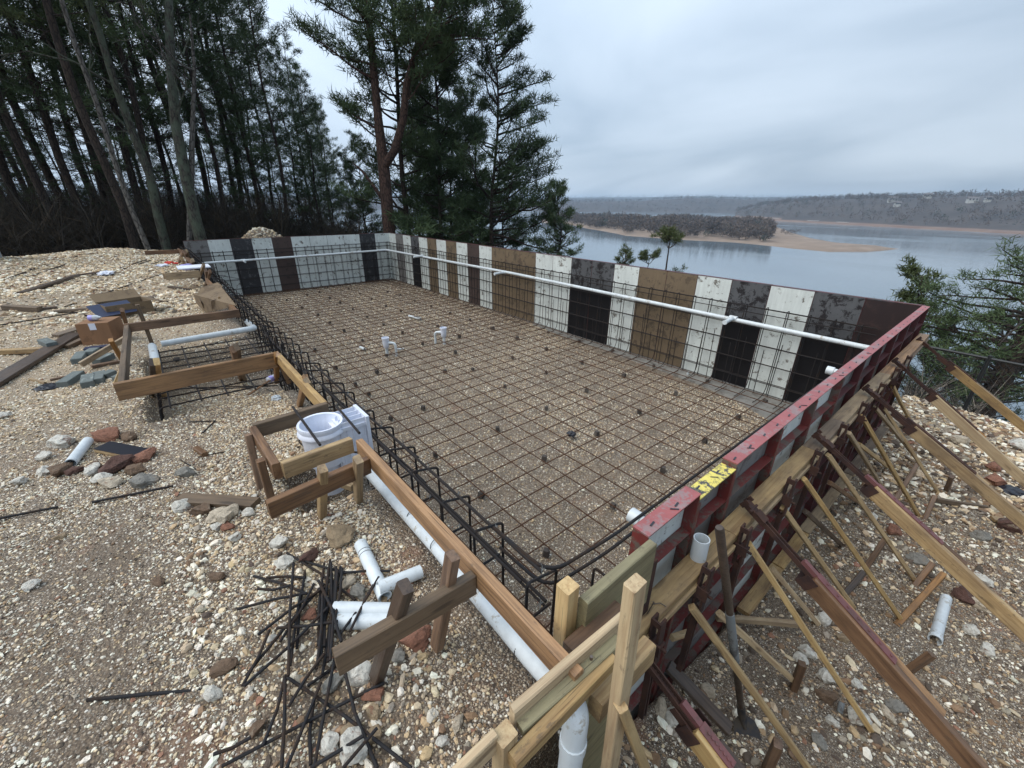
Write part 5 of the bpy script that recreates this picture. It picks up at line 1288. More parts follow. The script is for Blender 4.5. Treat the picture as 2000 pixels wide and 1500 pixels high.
Mo = Matrix.Translation(((A[0]+B[0])/2, (A[1]+B[1])/2, (A[2]+B[2])/2)) @ Matrix.Rotation(an, 4, 'Z') @ Matrix.Translation((0, .2, 0))
carton(Mo, .50, .38, .17, M_CARD2, 'open cardboard carton with dark inside behind the closed box', open_=True, tape=False)
b = MB(); b.box(-.22, -.16, 0, .22, .16, .006); o = put('navy_board', b.me(M_NAVY), None, Matrix.Translation(Vector(atz(222, 603, 1.62))) @ Matrix.Rotation(an+.1, 4, 'Z') @ Matrix.Rotation(.35, 4, 'X')); tag(o, 'navy blue flat board leaning on the open carton', 'board')
A = atz(165, 682, 1.47); B = atz(216, 676, 1.47); M, L = frame(A, B); b = MB(); b.box(-L/2, -.04, -.02, L/2, .05, .012); tag(put('blue_crate_edge', b.me(M_NAVY), None, M), 'dark blue tray edge showing under the closed cardboard box', 'tray')
# flattened faded cardboard leaning by the cage
def sheet_quad(par, pts, th, mt, name='flap'):
    P = [np.array(p, float) for p in pts]; n_ = np.cross(P[1]-P[0], P[3]-P[0]); n_ /= np.linalg.norm(n_)
    b = MB(); b.add(P+[p-n_*th for p in P], [(0, 1, 2, 3), (7, 6, 5, 4), (0, 4, 5, 1), (1, 5, 6, 2), (2, 6, 7, 3), (3, 7, 4, 0)])
    me = b.me(mt); me.transform(WM[par].inverted()); return put(name, me, par, WM[par])
t = thing('crushed_carton', 'big crushed faded carton slumped against the cage at the left', 'cardboard box', (9.0, -7.2, 1.5))
sheet_quad(t, [atz(377, 575, 1.72), atz(430, 557, 1.82), atz(462, 597, 1.80), atz(402, 612, 1.48)], .006, M_CARD2)
sheet_quad(t, [atz(377, 572, 1.70), atz(383, 592, 1.52), atz(402, 612, 1.47), atz(392, 590, 1.66)], .006, M_CARD2)
sheet_quad(t, [atz(392, 562, 1.80), atz(425, 552, 1.84), atz(436, 560, 1.82), atz(385, 578, 1.72)], .006, M_CARD2)
sheet_quad(t, [atz(412, 586, 1.76), atz(422, 584, 1.78), atz(428, 602, 1.62), atz(414, 604, 1.60)], .006, W_GRY, 'slat')
sheet_quad(t, [atz(426, 580, 1.80), atz(430, 580, 1.80), atz(440, 600, 1.66), atz(432, 602, 1.64)], .006, W_YEL, 'slat')
# plastic rubbish
crumple('clear_plastic_bag', atg(539, 777, .02), .035, M_GLASS, 'crumpled clear plastic bag on the gravel below the leaning stakes', 'plastic bag', .6, 5, .5)
t = thing('plastic_bottle', 'clear water bottle with lavender label lying by the step frame stakes', 'bottle', atz(535, 740, 1.5))
Mq = Matrix.Translation(Vector(atz(533, 738, 1.50))) @ Matrix.Rotation(2.2, 4, 'Z')
b = MB(); b.tube([(-.06, 0, 0), (-.05, 0, 0), (.03, 0, 0), (.05, 0, 0), (.065, 0, 0)], [.018, .028, .028, .013, .012], 14); put('bottle_body', auto_smooth(b.me(M_GLASS)), t, Mq)
b = MB(); b.tube([(-.05, 0, 0), (-.01, 0, 0)], .0292, 14); put('label_band', auto_smooth(b.me(M_LAV)), t, Mq)
crumple('white_plastic_bag', atg(207, 534, .03), .13, M_SKIM, 'crumpled white bag lying on the far rubble', 'plastic bag', .35, 9, .6)
crumple('red_bag', atg(330, 513, .03), .09, M_REDP, 'bright red crumpled bag near the far corner stakes', 'plastic bag', .35, 12, .6)
crumple('white_wrapper', atg(316, 518, .03), .12, M_SKIM, 'white wrapper beside the red bag', 'plastic bag', .25, 14, .6)
crumple('red_scrap', atg(344, 514, .03), .05, M_REDP, 'small red scrap right of the red bag', 'plastic scrap', .35, 18, .6)
crumple('lavender_bag', atz(364, 522, 1.72), .10, M_LAV, 'lavender white bag beside the white sheet near the far corner', 'plastic bag', .6, 21, .5)
crumple('black_fabric_strip', atg(92, 755, .01), .085, M_BLKPL, 'strip of black fabric lying below the black plank', 'fabric scrap', .12, 23, .35)
crumple('black_plastic_strip', atg(1975, 957, .02), .13, M_BLKPL, 'black plastic strip at the right edge of the rubble', 'plastic scrap', .25, 25, .4)
crumple('black_lump', atz(252, 714, 1.49), .02, M_BLKPL, 'small black lump at the step frame corner', 'plastic scrap', .5, 27, .4)
crumple('dark_spacer', atz(345, 702, 1.38), .03, M_DOBIE, 'dark block under the step recess mat', 'spacer block', .9, 28, .15)
# pale utility box at the left edge
Mu = Matrix.Translation((1.7, -10.55, 1.35)) @ Matrix.Rotation(.05, 4, 'Z')
t = thing('utility_box', 'pale grey sheet metal box cut off by the left edge', 'utility box', M=Mu)
b = MB(); b.box(-.6, -.5, 0, .5, .45, 1.1); me = b.me(M_SHEET); o = put('box_body', me, t, Mu)
b = MB(); b.box(-.64, -.54, 1.1, .54, .49, 1.14); put('lid', b.me(M_SHEET), t, Mu)
b = MB(); b.box(.5015, -.4, .1, .512, .38, 1.0); put('door', b.me(M_SHEET), t, Mu)

# ------------------------------------------------------------------ bigger rocks one can pick out
import bmesh
RK = {}
ROCKC = dict(white=(.68, .65, .58), cream=(.56, .48, .37), tan=(.36, .27, .17), brown=(.17, .11, .07), grey=(.25, .24, .215), red=(.27, .125, .08), dark=(.11, .055, .042))
def rock_mat(k):
    c = ROCKC[k]; m = mat('rock_'+k, c, .85); q = NT(m); v = q.coord('Object', (1, 1, 1), True)
    n = q.noise(v, 2.4, 7, .7); n2 = q.noise(v, 9, 4, .7)
    lo = tuple(x*.45 for x in c); hi = tuple(min(.8, x*1.25) for x in c); alt = (.26, .12, .07) if k in ('white', 'cream', 'red', 'tan') else (.3, .24, .18)
    col = q.ramp(n, [(.28, lo), (.5, c), (.72, hi)])
    col = q.mix(q.ramp(q.noise(v, 1.3, 3, .6), [(.60, (0, 0, 0)), (.68, (.75, .75, .75))]), col, alt)
    q.color(col); q.bump(q.math('ADD', n2, n), .6, .08); return m
RM = {k: rock_mat(k) for k in ROCKC}
def rock_mesh(k, v):
    if (k, v) in RK: return RK[(k, v)]
    bm = bmesh.new(); bmesh.ops.create_icosphere(bm, subdivisions=3, radius=1)
    cuts = [Vector((random.gauss(0, 1), random.gauss(0, 1), random.gauss(0, 1))).normalized() for _ in range(14)]
    for vt in bm.verts:
        for c_ in cuts:
            d = vt.co.dot(c_)
            if d > .60: vt.co -= c_*(d-.60)*.95
        vt.co *= 1+.22*mnoise.noise(vt.co*1.9+Vector((v*7, 0, 0)))+.12*mnoise.noise(vt.co*5+Vector((0, v*5, 0)))+.05*mnoise.noise(vt.co*11)
    me = bpy.data.meshes.new('rock'); bm.to_mesh(me); bm.free(); me.materials.append(RM[k]); auto_smooth(me, .25); RK[(k, v)] = me; return me
CN = dict(white='chalky white', cream='cream', tan='tan', brown='brown', grey='grey', red='rust-red', dark='dark red-brown')
NR = [0]; SEEN = {}
def rock(px, py, wpx, k, where, z0=1.47, flat=.62):
    c = atg(px, py, .01); dist = float(np.dot(c-CAM, _fw)); r = wpx/2/FPX*dist; NR[0] += 1
    zz = gz(c[0], c[1]); r *= 1.3; M = Matrix.Translation((c[0], c[1], zz+r*flat*.42)) @ Matrix.Rotation(random.uniform(0, 6.3), 4, 'Z') @ Matrix.Rotation(jit(.3), 4, 'X') @ Matrix.Diagonal((r*1.08, r*random.uniform(.75, .95), r*flat, 1))
    sz = 'large' if wpx > 34 else 'medium' if wpx > 24 else 'small'
    o = put('rock', rock_mesh(k, NR[0] % 4), None, M); lab = f'{sz} {CN[k]} rock {where}'
    tag(o, lab, 'rock', 'larger rocks lying in the gravel'); SEEN[lab] = SEEN.get(lab, 0)+1
L4 = lambda x, y: (x*.2533, 800+y*.2533)
for x, y, w, k, wh in [(495,265,38,'white','left of the lone white pipe'),(335,370,24,'white','below left of the lone white pipe'),(345,485,28,'white','below the foot of the lone white pipe'),(480,475,38,'brown','touching the foot of the lone white pipe'),
    (570,480,26,'dark','just right of the foot of the lone white pipe'),(710,480,30,'white','below the plywood scrap'),(890,460,50,'dark','in front of the plywood scrap'),(1100,390,42,'red','at the right end of the plywood scrap'),(1030,480,32,'brown','beside the reddish one in front of the plywood scrap'),
    (870,570,36,'cream','at the front of the stones by the plywood scrap'),(1100,565,46,'grey','at the right end of the stones by the plywood scrap'),(1430,490,34,'grey','standing alone below the small wood block'),(820,218,46,'red','behind the plywood scrap'),(1000,222,32,'brown','behind the right end of the plywood scrap'),
    (1740,820,46,'cream','below the weathered board'),(1390,760,30,'white','at the left end of the weathered board'),(1570,785,34,'brown','under the left half of the weathered board'),(1820,990,24,'white','among pebbles under the weathered board'),(790,540,28,'white','between the dark and the cream rocks'),(1750,910,24,'red','just under the biggest cream rock'),
    (1910,800,22,'white','right of the biggest cream rock'),(150,560,26,'white','at the left in the red soil'),(40,50,22,'white','at the left edge above the pipe'),(740,450,26,'brown','close below the lone white pipe'),(1680,900,22,'white','left below the biggest cream rock'),(470,980,18,'tan','alone in the fine dirt'),(1690,1290,26,'brown','in the middle of the fine dirt'),(1230,1330,24,'brown','in the fine dirt near the heap'),(240,1370,24,'white','low at the left in the fine dirt'),
    (1950,700,20,'white','behind the weathered board')]:
    rock(*L4(x, y), w, k, wh)
L3 = lambda x, y: (400+x/3., 1000+y/3.)
for x, y, w, k, wh in [(790,135,50,'tan','behind the rebar heap'),(125,30,44,'cream','at the upper left of the heap'),(1250,745,56,'red','between the leaning dark stake and the brown stake'),(135,915,40,'brown','left of the heap'),(45,1065,36,'white','left of the heap at the end of the single rod'),(1000,1075,38,'red','below the leaning dark stake'),
    (1000,1180,30,'tan','just below the rust-red one under the stake'),(990,1330,38,'tan','at the foot of the crossing rods'),(850,1290,38,'tan','under the long crossing rod'),(900,965,44,'white','at the foot of the leaning dark stake'),(740,1370,36,'white','near the bottom of the heap'),(880,1400,60,'white','at the bottom of the heap under the crossing rods'),(620,262,34,'dark','behind the upper rods'),
    (895,465,34,'grey','between the rods and the white pipes'),(850,412,30,'cream','behind the short white pipe mouth'),(430,185,34,'white','above left of the heap'),(620,610,28,'red','inside the heap'),(400,742,20,'white','in the left part of the heap'),(310,1275,28,'brown','under the lower left rods'),(940,850,30,'grey','beside the foot of the leaning dark stake'),(1130,840,30,'grey','below the dark cross board'),(1370,800,20,'white','at the foot of the brown stake'),
    (930,930,24,'cream','just left of the stake foot'),(760,1000,40,'grey','in the heap left of the leaning stake'),(470,310,32,'white','at the top of the heap'),(1400,1360,24,'white','lower right of the heap'),(1480,1260,30,'cream','alone at the right of the heap')]:
    rock(*L3(x, y), w, k, wh)
L8 = lambda x, y: (1500+x*.2533, 1120+y*.2533)
for x, y, w, k, wh in [(430,370,28,'white','by the foot of the third strut'),(300,610,28,'white','near the small upright brown stake'),(460,800,34,'white','beside the foremost brace'),(680,865,20,'white','right of the foremost brace'),(990,1030,30,'grey','near the bottom right behind the brace end'),(1500,190,34,'dark','right of the loose white pipe'),(1620,250,32,'cream','far right of the loose white pipe'),(680,1130,34,'white','by the galvanised fitting'),
    (575,510,22,'tan','beside the large turnbuckle lumber'),(915,1090,26,'cream','at the bottom near the brace end'),(440,960,34,'brown','left of the galvanised fitting'),(1640,60,28,'white','above the dark red rock'),(1690,610,26,'white','at the right side of the slope'),(380,1290,30,'grey','at the bottom edge of the slope'),(1550,440,24,'white','right of the pipe socket'),(500,1150,20,'white','under the fitting')]:
    rock(*L8(x, y), w, k, wh, .05, .7)
for px, py, w, k, wh in [(1745, 830, 34, 'cream', 'on the gravel ridge before the fence'), (1778, 838, 30, 'cream', 'on the ridge, second from the left'), (1868, 862, 28, 'cream', 'on the ridge right of the fifth brace'), (1985, 872, 26, 'white', 'at the right edge of the ridge'), (1796, 1096, 32, 'grey', 'below the third turnbuckle lumber'),
                         (1745, 1038, 28, 'red', 'under the third turnbuckle'), (1880, 1130, 30, 'tan', 'right of the brown stake'), (1942, 916, 24, 'red', 'with pink marking paint'), (1942, 942, 34, 'red', 'below the painted one'), (1970, 1030, 40, 'dark', 'at the right edge'), (1915, 1050, 30, 'grey', 'in the right rubble'), (1560, 1290, 24, 'white', 'behind the small upright stake'),
                         (1380, 1350, 26, 'cream', 'left of the shovel handle'), (1290, 1385, 28, 'cream', 'under the nearest turnbuckle'), (1310, 1400, 30, 'white', 'left of the nearest turnbuckle lumber'), (1700, 1010, 20, 'white', 'near the third strut')]:
    rock(px, py, w, k, wh, .05, .7)

# ------------------------------------------------------------------ chain-link fence on the lake side
t = thing('chain_link_fence', 'black chain-link fence with a top rail above the drop to the lake', 'fence', (16, 2.5, -.4))
FY = 2.5; FTOP = .745
def ftop(x): return FTOP
bar('top_rail', (8.5, FY, FTOP+.05), (22.5, FY-.25, FTOP-.02), .022, M_FENCE, t, 8)
for x in (9.5, 11.9, 14.3, 16.62, 19.0, 21.4):
    fy = FY-.25*(x-8.5)/14
    bar('post', (x, fy, FTOP+.06), (x, fy, gz(x, fy)-.3), .028, M_FENCE, t, 8)
b = MB(); s = .062; H = 1.18
x = 8.6
V_ = []; F_ = []
def thin(p, q, r=.0026):
    p = np.array(p, float); q = np.array(q, float); d = (q-p)/np.linalg.norm(q-p); u = np.cross(d, [0, 1, 0]); n0 = len(V_)
    for c_ in (p, q):
        for an in (0, 2.094, 4.189): V_.append(c_+r*(u*math.cos(an)+np.array([0, 1, 0])*math.sin(an)))
    for k in range(3): F_.append((n0+k, n0+(k+1) % 3, n0+3+(k+1) % 3, n0+3+k))
while x < 22.4:
    for dr in (1, -1):
        x2 = x+dr*H; a0, a1 = (x, FTOP+.03), (x2, FTOP+.03-H)
        # clip in x
        thin((a0[0], FY-.25*(a0[0]-8.5)/14+.003*dr, a0[1]), (a1[0], FY-.25*(a1[0]-8.5)/14+.003*dr, a1[1]))
    x += s*1.414
put('wire_mesh', mesh(V_, F_, M_FENCE), t)
# ------------------------------------------------------------------ trees
def bark(name, a, b_, moss=None):
    m = mat(name, a, .95); q = NT(m); v = q.coord('Object', (1, 1, .28)); n = q.noise(v, 9, 6, .75)
    vo = q.node('ShaderNodeTexVoronoi', {'Vector': q.coord('Object', (1, 1, .3)), 'Scale': 14., 'Randomness': 1.}); vo.feature = 'DISTANCE_TO_EDGE'
    pl = q.ramp(vo.outputs['Distance'], [(.02, (0, 0, 0)), (.14, (1, 1, 1))])
    c = q.mix(pl, tuple(x*.45 for x in a), q.ramp(n, [(.3, a), (.7, b_)]))
    if moss: c = q.mix(q.ramp(q.noise(q.coord('Object', (1, 1, .6)), 5, 5, .7), [(.42, (0, 0, 0)), (.56, (1, 1, 1))]), c, moss)
    q.color(c); q.bump(q.math('ADD', vo.outputs['Distance'], q.math('MULTIPLY', n, .5)), .9, .03); return m
B_DRK = bark('bark_dark', (.030, .022, .018), (.062, .042, .032))
B_RED = bark('bark_reddish', (.045, .026, .020), (.10, .055, .04))
B_MOSS = bark('bark_mossy', (.045, .04, .033), (.075, .068, .055), (.072, .088, .062))
B_PALE = bark('bark_pale_dead', (.085, .078, .07), (.17, .158, .145))
def needles(name, a, b_):
    m = mat(name, a, .75); q = NT(m); geo = q.node('ShaderNodeNewGeometry').outputs['Position']
    n = q.noise(geo, .9, 4, .6); q.color(q.ramp(n, [(.3, a), (.7, b_)]))
    m.node_tree.nodes['Principled BSDF'].inputs['Specular IOR Level'].default_value = .25; return m
N_DRK = needles('needles_dark', (.030, .050, .024), (.058, .088, .038))
N_MID = needles('needles_green', (.040, .066, .030), (.082, .118, .050))
N_YEL = needles('needles_olive', (.052, .070, .028), (.10, .122, .048))
class Tree:
    def __init__(s, seed): s.r = np.random.default_rng(seed); s.w = MB(); s.tp = []; s.td = []
    def limb(s, p, d, L, r0, segs=5, up=.15, wob=.12, n=5, tipr=.2):
        pts = [np.array(p, float)]; d = np.array(d, float)/np.linalg.norm(d)
        for i in range(segs):
            d = d+s.r.normal(0, wob, 3)+np.array([0, 0, up]); d /= np.linalg.norm(d); pts.append(pts[-1]+d*L/segs)
        s.w.tube(pts, [r0*(1-(1-tipr)*i/segs) for i in range(segs+1)], n, False); return pts
    def branch(s, p, d, L, r0, up=.08, dens=1.0, start=.3, n=5, sub=.42):
        pts = s.limb(p, d, L, r0, 6, up, .13, n)
        k = max(3, int(L/.26*dens))
        for j in range(k):
            t = start+(1-start)*(j+s.r.uniform(0, 1))/k; i = min(int(t*6), 5); f = t*6-i
            q = pts[i]*(1-f)+pts[i+1]*f; ax = pts[i+1]-pts[i]; ax /= np.linalg.norm(ax)
            sd = np.cross(ax, [0, 0, 1.]); sd /= np.linalg.norm(sd)+1e-9; sg = 1 if j % 2 else -1
            dd = ax*.55+sd*sg*s.r.uniform(.5, 1.1)+np.array([0, 0, s.r.uniform(-.1, .55)])
            l = L*sub*(1.15-t*.7)*s.r.uniform(.6, 1.2); l = min(max(l, .18), 1.1)
            sp = s.limb(q, dd, l, max(.006, r0*.22), 3, .16, .18, 3)
            for u in (.45, .75, 1.0):
                m_ = sp[0]*(1-u)+sp[-1]*u if u < 1 else sp[-1]
                s.tp.append(m_); s.td.append(dd)
        s.tp.append(pts[-1]); s.td.append(pts[-1]-pts[-2])
    def foliage(s, size, per, width, drop=0):
        if not s.tp: return np.zeros((0, 3)), np.zeros((0, 3), int)
        P = np.array(s.tp); D = np.array(s.td); D /= np.linalg.norm(D, axis=1, keepdims=True)+1e-9; N = len(P)
        d = s.r.normal(0, 1, (N, per, 3))+D[:, None]*.75; d[..., 2] += .38-drop; d /= np.linalg.norm(d, axis=-1, keepdims=True)
        l = size*s.r.uniform(.6, 1.15, (N, per, 1))
        off = s.r.normal(0, size*.35, (N, per, 3)); off[..., 2] *= .55
        a = P[:, None]+off; b_ = a+d*l
        w = np.cross(d, s.r.normal(0, 1, (N, per, 3))); w /= np.linalg.norm(w, axis=-1, keepdims=True); w = w*width
        V = np.stack([a-w, a+w, b_], 2).reshape(-1, 3); return V, np.arange(len(V)).reshape(-1, 3)
    def meshes(s, bk, nm, size=.2, per=12, width=.012, drop=0):
        wm = auto_smooth(s.w.me(bk, name='trunk'), 1.3); V, T = s.foliage(size, per, width, drop)
        return wm, (tri_mesh(V, T, nm, name='crown') if len(V) else None)
def forest_pine(seed, H, r0, c0, Lmax, bk, nm, nb=50, dead=26, taper=.35):
    t = Tree(seed); r = t.r; pts = [np.zeros(3)-[0, 0, 1.]]; x = np.zeros(3); ln = r.normal(0, .012, 2); n = 12
    for i in range(1, n+1):
        x = np.array([ln[0]*H*i/n+.1*math.sin(i*1.3+seed), ln[1]*H*i/n+.1*math.cos(i*1.1+seed), H*i/n]); pts.append(x)
    t.w.tube(pts, [r0*(1.25 if i == 0 else 1)*(1-(1-.12)*(i/(n+0))**1.1) for i in range(n+1)], 9, False)
    at = lambda h: pts[1+min(int(h/H*n), n-1)]*(1-(h/H*n-int(h/H*n)))+pts[min(2+int(h/H*n), n)]*(h/H*n-int(h/H*n)) if h/H*n < n-1 else pts[-1]
    def P_(h):
        f = h/H*n; i = int(min(f, n-1)); u = f-i; return pts[i]*(1-u)+pts[i+1]*u if i > 0 else pts[1]*u
    for k in range(dead):
        h = r.uniform(.08, c0+.1)*H; a = r.uniform(0, 6.28); t.limb(P_(h), (math.cos(a), math.sin(a), r.uniform(-.2, .5)), r.uniform(.4, 1.7), .018, 4, .02, .25, 3)
    for k in range(nb):
        f = (k+r.uniform(0, 1))/nb; h = H*(c0+(1-c0)*f**.9); a = k*2.4+r.uniform(-.5, .5)
        L = Lmax*(1-taper-(1-taper)*max(0, (f-.45)/.55)**1.3+taper)*r.uniform(.55, 1.1)*(.55+.45*min(1, f/.2)) if f < .97 else .5
        t.branch(P_(min(h, H*.985)), (math.cos(a), math.sin(a), -.05+.55*f), max(L, .5), .012+.02*L/Lmax*r0/.2, .05+.08*f)
    return t.meshes(bk, nm, .25, 12, .014)
TREES = {}
KIND = [('pine_tree', 101, 17.5, .12, .20, 2.7, B_DRK, N_DRK), ('pine_tree', 102, 19, .135, .26, 2.9, B_DRK, N_MID), ('pine_tree', 103, 15.5, .11, .15, 2.4, B_DRK, N_MID),
        ('pine_tree', 104, 20, .145, .32, 3.0, B_DRK, N_YEL), ('pine_tree', 105, 13.5, .10, .10, 2.2, B_DRK, N_DRK), ('pine_tree', 106, 18, .125, .22, 2.6, B_MOSS, N_YEL)]
KM = [forest_pine(k[1], k[2], k[3], k[4], k[5], k[6], k[7]) for k in KIND]
def plant(name, ms, x, y, rot, sc, label, cat='tree', group=None, z=None, tilt=0, tdir=0):
    z = gz(x, y)-.1 if z is None else z
    M = Matrix.Translation((x, y, z)) @ Matrix.Rotation(tilt, 4, Vector((math.cos(tdir), math.sin(tdir), 0))) @ Matrix.Rotation(rot, 4, 'Z') @ Matrix.Scale(sc, 4)
    t = thing(name, label, cat, M=M, group=group)
    put('trunk', ms[0], t, M)
    if ms[1] is not None: put('crown', ms[1], t, M)
    return t
WG = 'pines of the wood behind the rubble'
NEARB = ['beyond the left rubble', 'behind the mound', 'beyond the rubble', 'by the far corner', 'behind the white wall', 'by the forked pine']
def rel(px): return NEARB[0] if px < 60 else NEARB[1] if px < 180 else NEARB[2] if px < 300 else NEARB[3] if px < 400 else NEARB[4] if px < 590 else NEARB[5]
# trunks that can be picked out: picture column at the foot, distance, kind, scale
F1 = [(-60, 17, 1, 1.1), (15, 19, 3, 1.05), (70, 21, 0, 1.1), (118, 19.5, 1, 1.0), (150, 23, 3, 1.0), (185, 20, 0, 1.15), (212, 25, 1, 1.1), (238, 21, 4, 1.1), (258, 19.5, 3, .95), (300, 23, 1, 1.05), (338, 21.5, 2, 1.1), (352, 25, 0, 1.0),
      (405, 24, 1, .95), (430, 27, 3, .95), (455, 23, 4, 1.0), (488, 26, 0, .95), (520, 24, 2, .85), (548, 28, 1, .66), (574, 22.5, 4, .82), (600, 27, 2, .62), (630, 25, 4, .60), (655, 28, 2, .50), (90, 26, 4, 1.2), (30, 25, 2, 1.2)]
sizes = ['thick', 'slim', 'tall', 'dark', 'straight', 'narrow']
F1.sort()
for i, (px, d, k, sc) in enumerate(F1):
    d += 2.5*(px < 250); c = atd(px, 470, d)
    w = ['dark barked pine', 'tall dark pine', 'slender green pine', 'reddish barked pine', 'low crowned dark pine', 'mossy trunked pine'][k]
    plant(KIND[k][0], KM[k], c[0], c[1], i*1.7, sc*random.uniform(.95, 1.05), f'{w} {rel(px)} in the front rows', group=WG, tilt=random.uniform(-.025, .04), tdir=random.uniform(0, 6))
rr = random.Random(5)
PX2 = sorted(rr.uniform(-150, 700) for _ in range(24))
for i in range(24):
    px = PX2[i]; d = rr.uniform(26, 56); c = atd(px, 470, d); k = rr.choice([0, 1, 2, 2, 3, 4, 4])
    w = ['dark barked pine', 'tall dark pine', 'slender green pine', 'reddish barked pine', 'low crowned dark pine', 'mossy trunked pine'][k]
    dsc = rr.uniform(.85, 1.15)
    if px > 480: dsc = min(dsc, (np.interp(px, [480, 560, 620, 700], [12, 9.5, 7.5, 4.5])*d/24+1.5)/KIND[k][2])
    plant(KIND[k][0], KM[k], c[0], c[1], i*2.1, dsc, f'{w} {rel(px)}, deep in the wood', group='pines deep in the wood', tilt=rr.uniform(-.03, .03), tdir=rr.uniform(0, 6))
for i, (px, d, sc) in enumerate([(-20, 23, .45), (45, 24, .5), (110, 25, .42), (165, 26, .5), (225, 24, .4), (280, 27, .5), (330, 25, .42), (380, 28, .5), (440, 24, .42), (505, 26, .45), (560, 25, .38), (610, 27, .34)]):
    c = atd(px, 470, d); plant('young_pine', KM[4] if i % 2 else KM[2], c[0], c[1], i*1.3, sc, f'young low pine {rel(px)} under the tall trunks', group='young pines under the tall ones')
# two lichen covered hardwoods and a pale dead stem, a leaning trunk
def hardwood(seed, H, r0, bk, nb=16, fork=True):
    t = Tree(seed); r = t.r; pts = [np.array([0, 0, -1.])]; d = np.array([.0, .0, 1.]); p = np.zeros(3); pts.append(p)
    for i in range(10): d = d+r.normal(0, .06, 3); d[2] = 1; d /= np.linalg.norm(d); p = p+d*H/10; pts.append(p)
    t.w.tube(pts, [r0*1.2]+[r0*(1-.8*i/10) for i in range(11)], 9, False)
    def tw(p, d, L, rad, lev):
        q = t.limb(p, d, L, rad, 5, .06, .22, 4 if lev < 2 else 3)
        if lev < 3:
            for k in range(3 if lev < 2 else 2):
                i = r.integers(2, 6); a = r.normal(0, .8, 3); dd = q[i]-q[i-1]; dd = dd/np.linalg.norm(dd)+a*.7; tw(q[i], dd, L*.6, rad*.5, lev+1)
    for k in range(nb):
        i = r.integers(4, 11); a = r.uniform(0, 6.28); tw(pts[i], (math.cos(a), math.sin(a), r.uniform(.1, .9)), r.uniform(1.2, 3.2), r0*.28, 0)
    return t.meshes(bk, None)
hw = hardwood(31, 13, .19, B_MOSS, 8); hw2 = hardwood(37, 11, .13, B_MOSS, 6); dead = hardwood(41, 12, .07, B_PALE, 2)
lean_ = hardwood(43, 7, .13, B_PALE, 2)
c = atd(392, 470, 18.6); plant('lichen_tree', hw, c[0], c[1], 0, 1.0, 'bare hardwood with pale green lichen on its thick trunk, at the far pool corner')
c = atd(324, 480, 19.2); plant('lichen_tree', hw2, c[0], c[1], 1, 1.1, 'thinner bare hardwood with lichen just left of the thick lichen trunk')
c = atd(290, 486, 18.0); plant('dead_pale_stem', dead, c[0], c[1], 2, 1.1, 'thin pale dead stem standing in front of the dark pines')
c = atd(368, 478, 18.9); plant('leaning_trunk', lean_, c[0], c[1], 2, 1.0, 'grey trunk leaning left between the two lichen trunks', tilt=.24, tdir=az(368)+math.pi*.02)
# undergrowth: bare brush and saplings at the foot of the wood
def brush(n, fn, Hm, mts, name, k=26):
    P = [fn(i) for i in range(n)]; b = Tree(77); V = []; T = []
    r = np.random.default_rng(5); A = []; B_ = []; Wd = []
    for (x, y, z, h) in P:
        for j in range(k):
            a = r.uniform(0, 6.28); e = r.uniform(.3, 1.5); l = h*r.uniform(.25, .8); o = np.array([x, y, z])+np.array([math.cos(a), math.sin(a), 0])*h*.1*r.uniform(0, 1)+np.array([0, 0, h*r.uniform(0, .55)])
            d = np.array([math.cos(a)*math.cos(e), math.sin(a)*math.cos(e), math.sin(e)]); A.append(o); B_.append(o+d*l); Wd.append(.003+.0035*h)
    A = np.array(A); B_ = np.array(B_); d = B_-A; w = np.cross(d, r.normal(0, 1, d.shape)); w /= np.linalg.norm(w, axis=1, keepdims=True); w = w*np.array(Wd)[:, None]
    V = np.stack([A-w, A+w, B_], 1).reshape(-1, 3); mi = (r.uniform(0, 1, len(A)) < .3).astype(int)
    o = put(name, tri_mesh(V, np.arange(len(V)).reshape(-1, 3), mts, False, mi, name)); return tag(o, kind='stuff')
M_TWIG = mat('brush_twigs', (.030, .026, .021), .9); M_TWIG2 = mat('brush_brown_leaves', (.048, .036, .022), .9); M_TWIGP = mat('brush_pale_twigs', (.24, .21, .18), .85)
def f1(i):
    px = random.uniform(-250, 760); d = random.uniform(19.5, 46); c = atd(px, 470, d); return c[0], c[1], gz(c[0], c[1]), random.uniform(.9, 3.0)
brush(1100, f1, 3, [M_TWIG, M_TWIG2], 'undergrowth', 54)
def f2(i):
    x = random.uniform(14.8, 16.9); y = random.uniform(3.2, 6.0); return x, y, gz(x, y), random.uniform(.6, 1.5)
brush(24, f2, 2, [M_TWIGP, M_TWIG], 'fence_line_brush', 60)

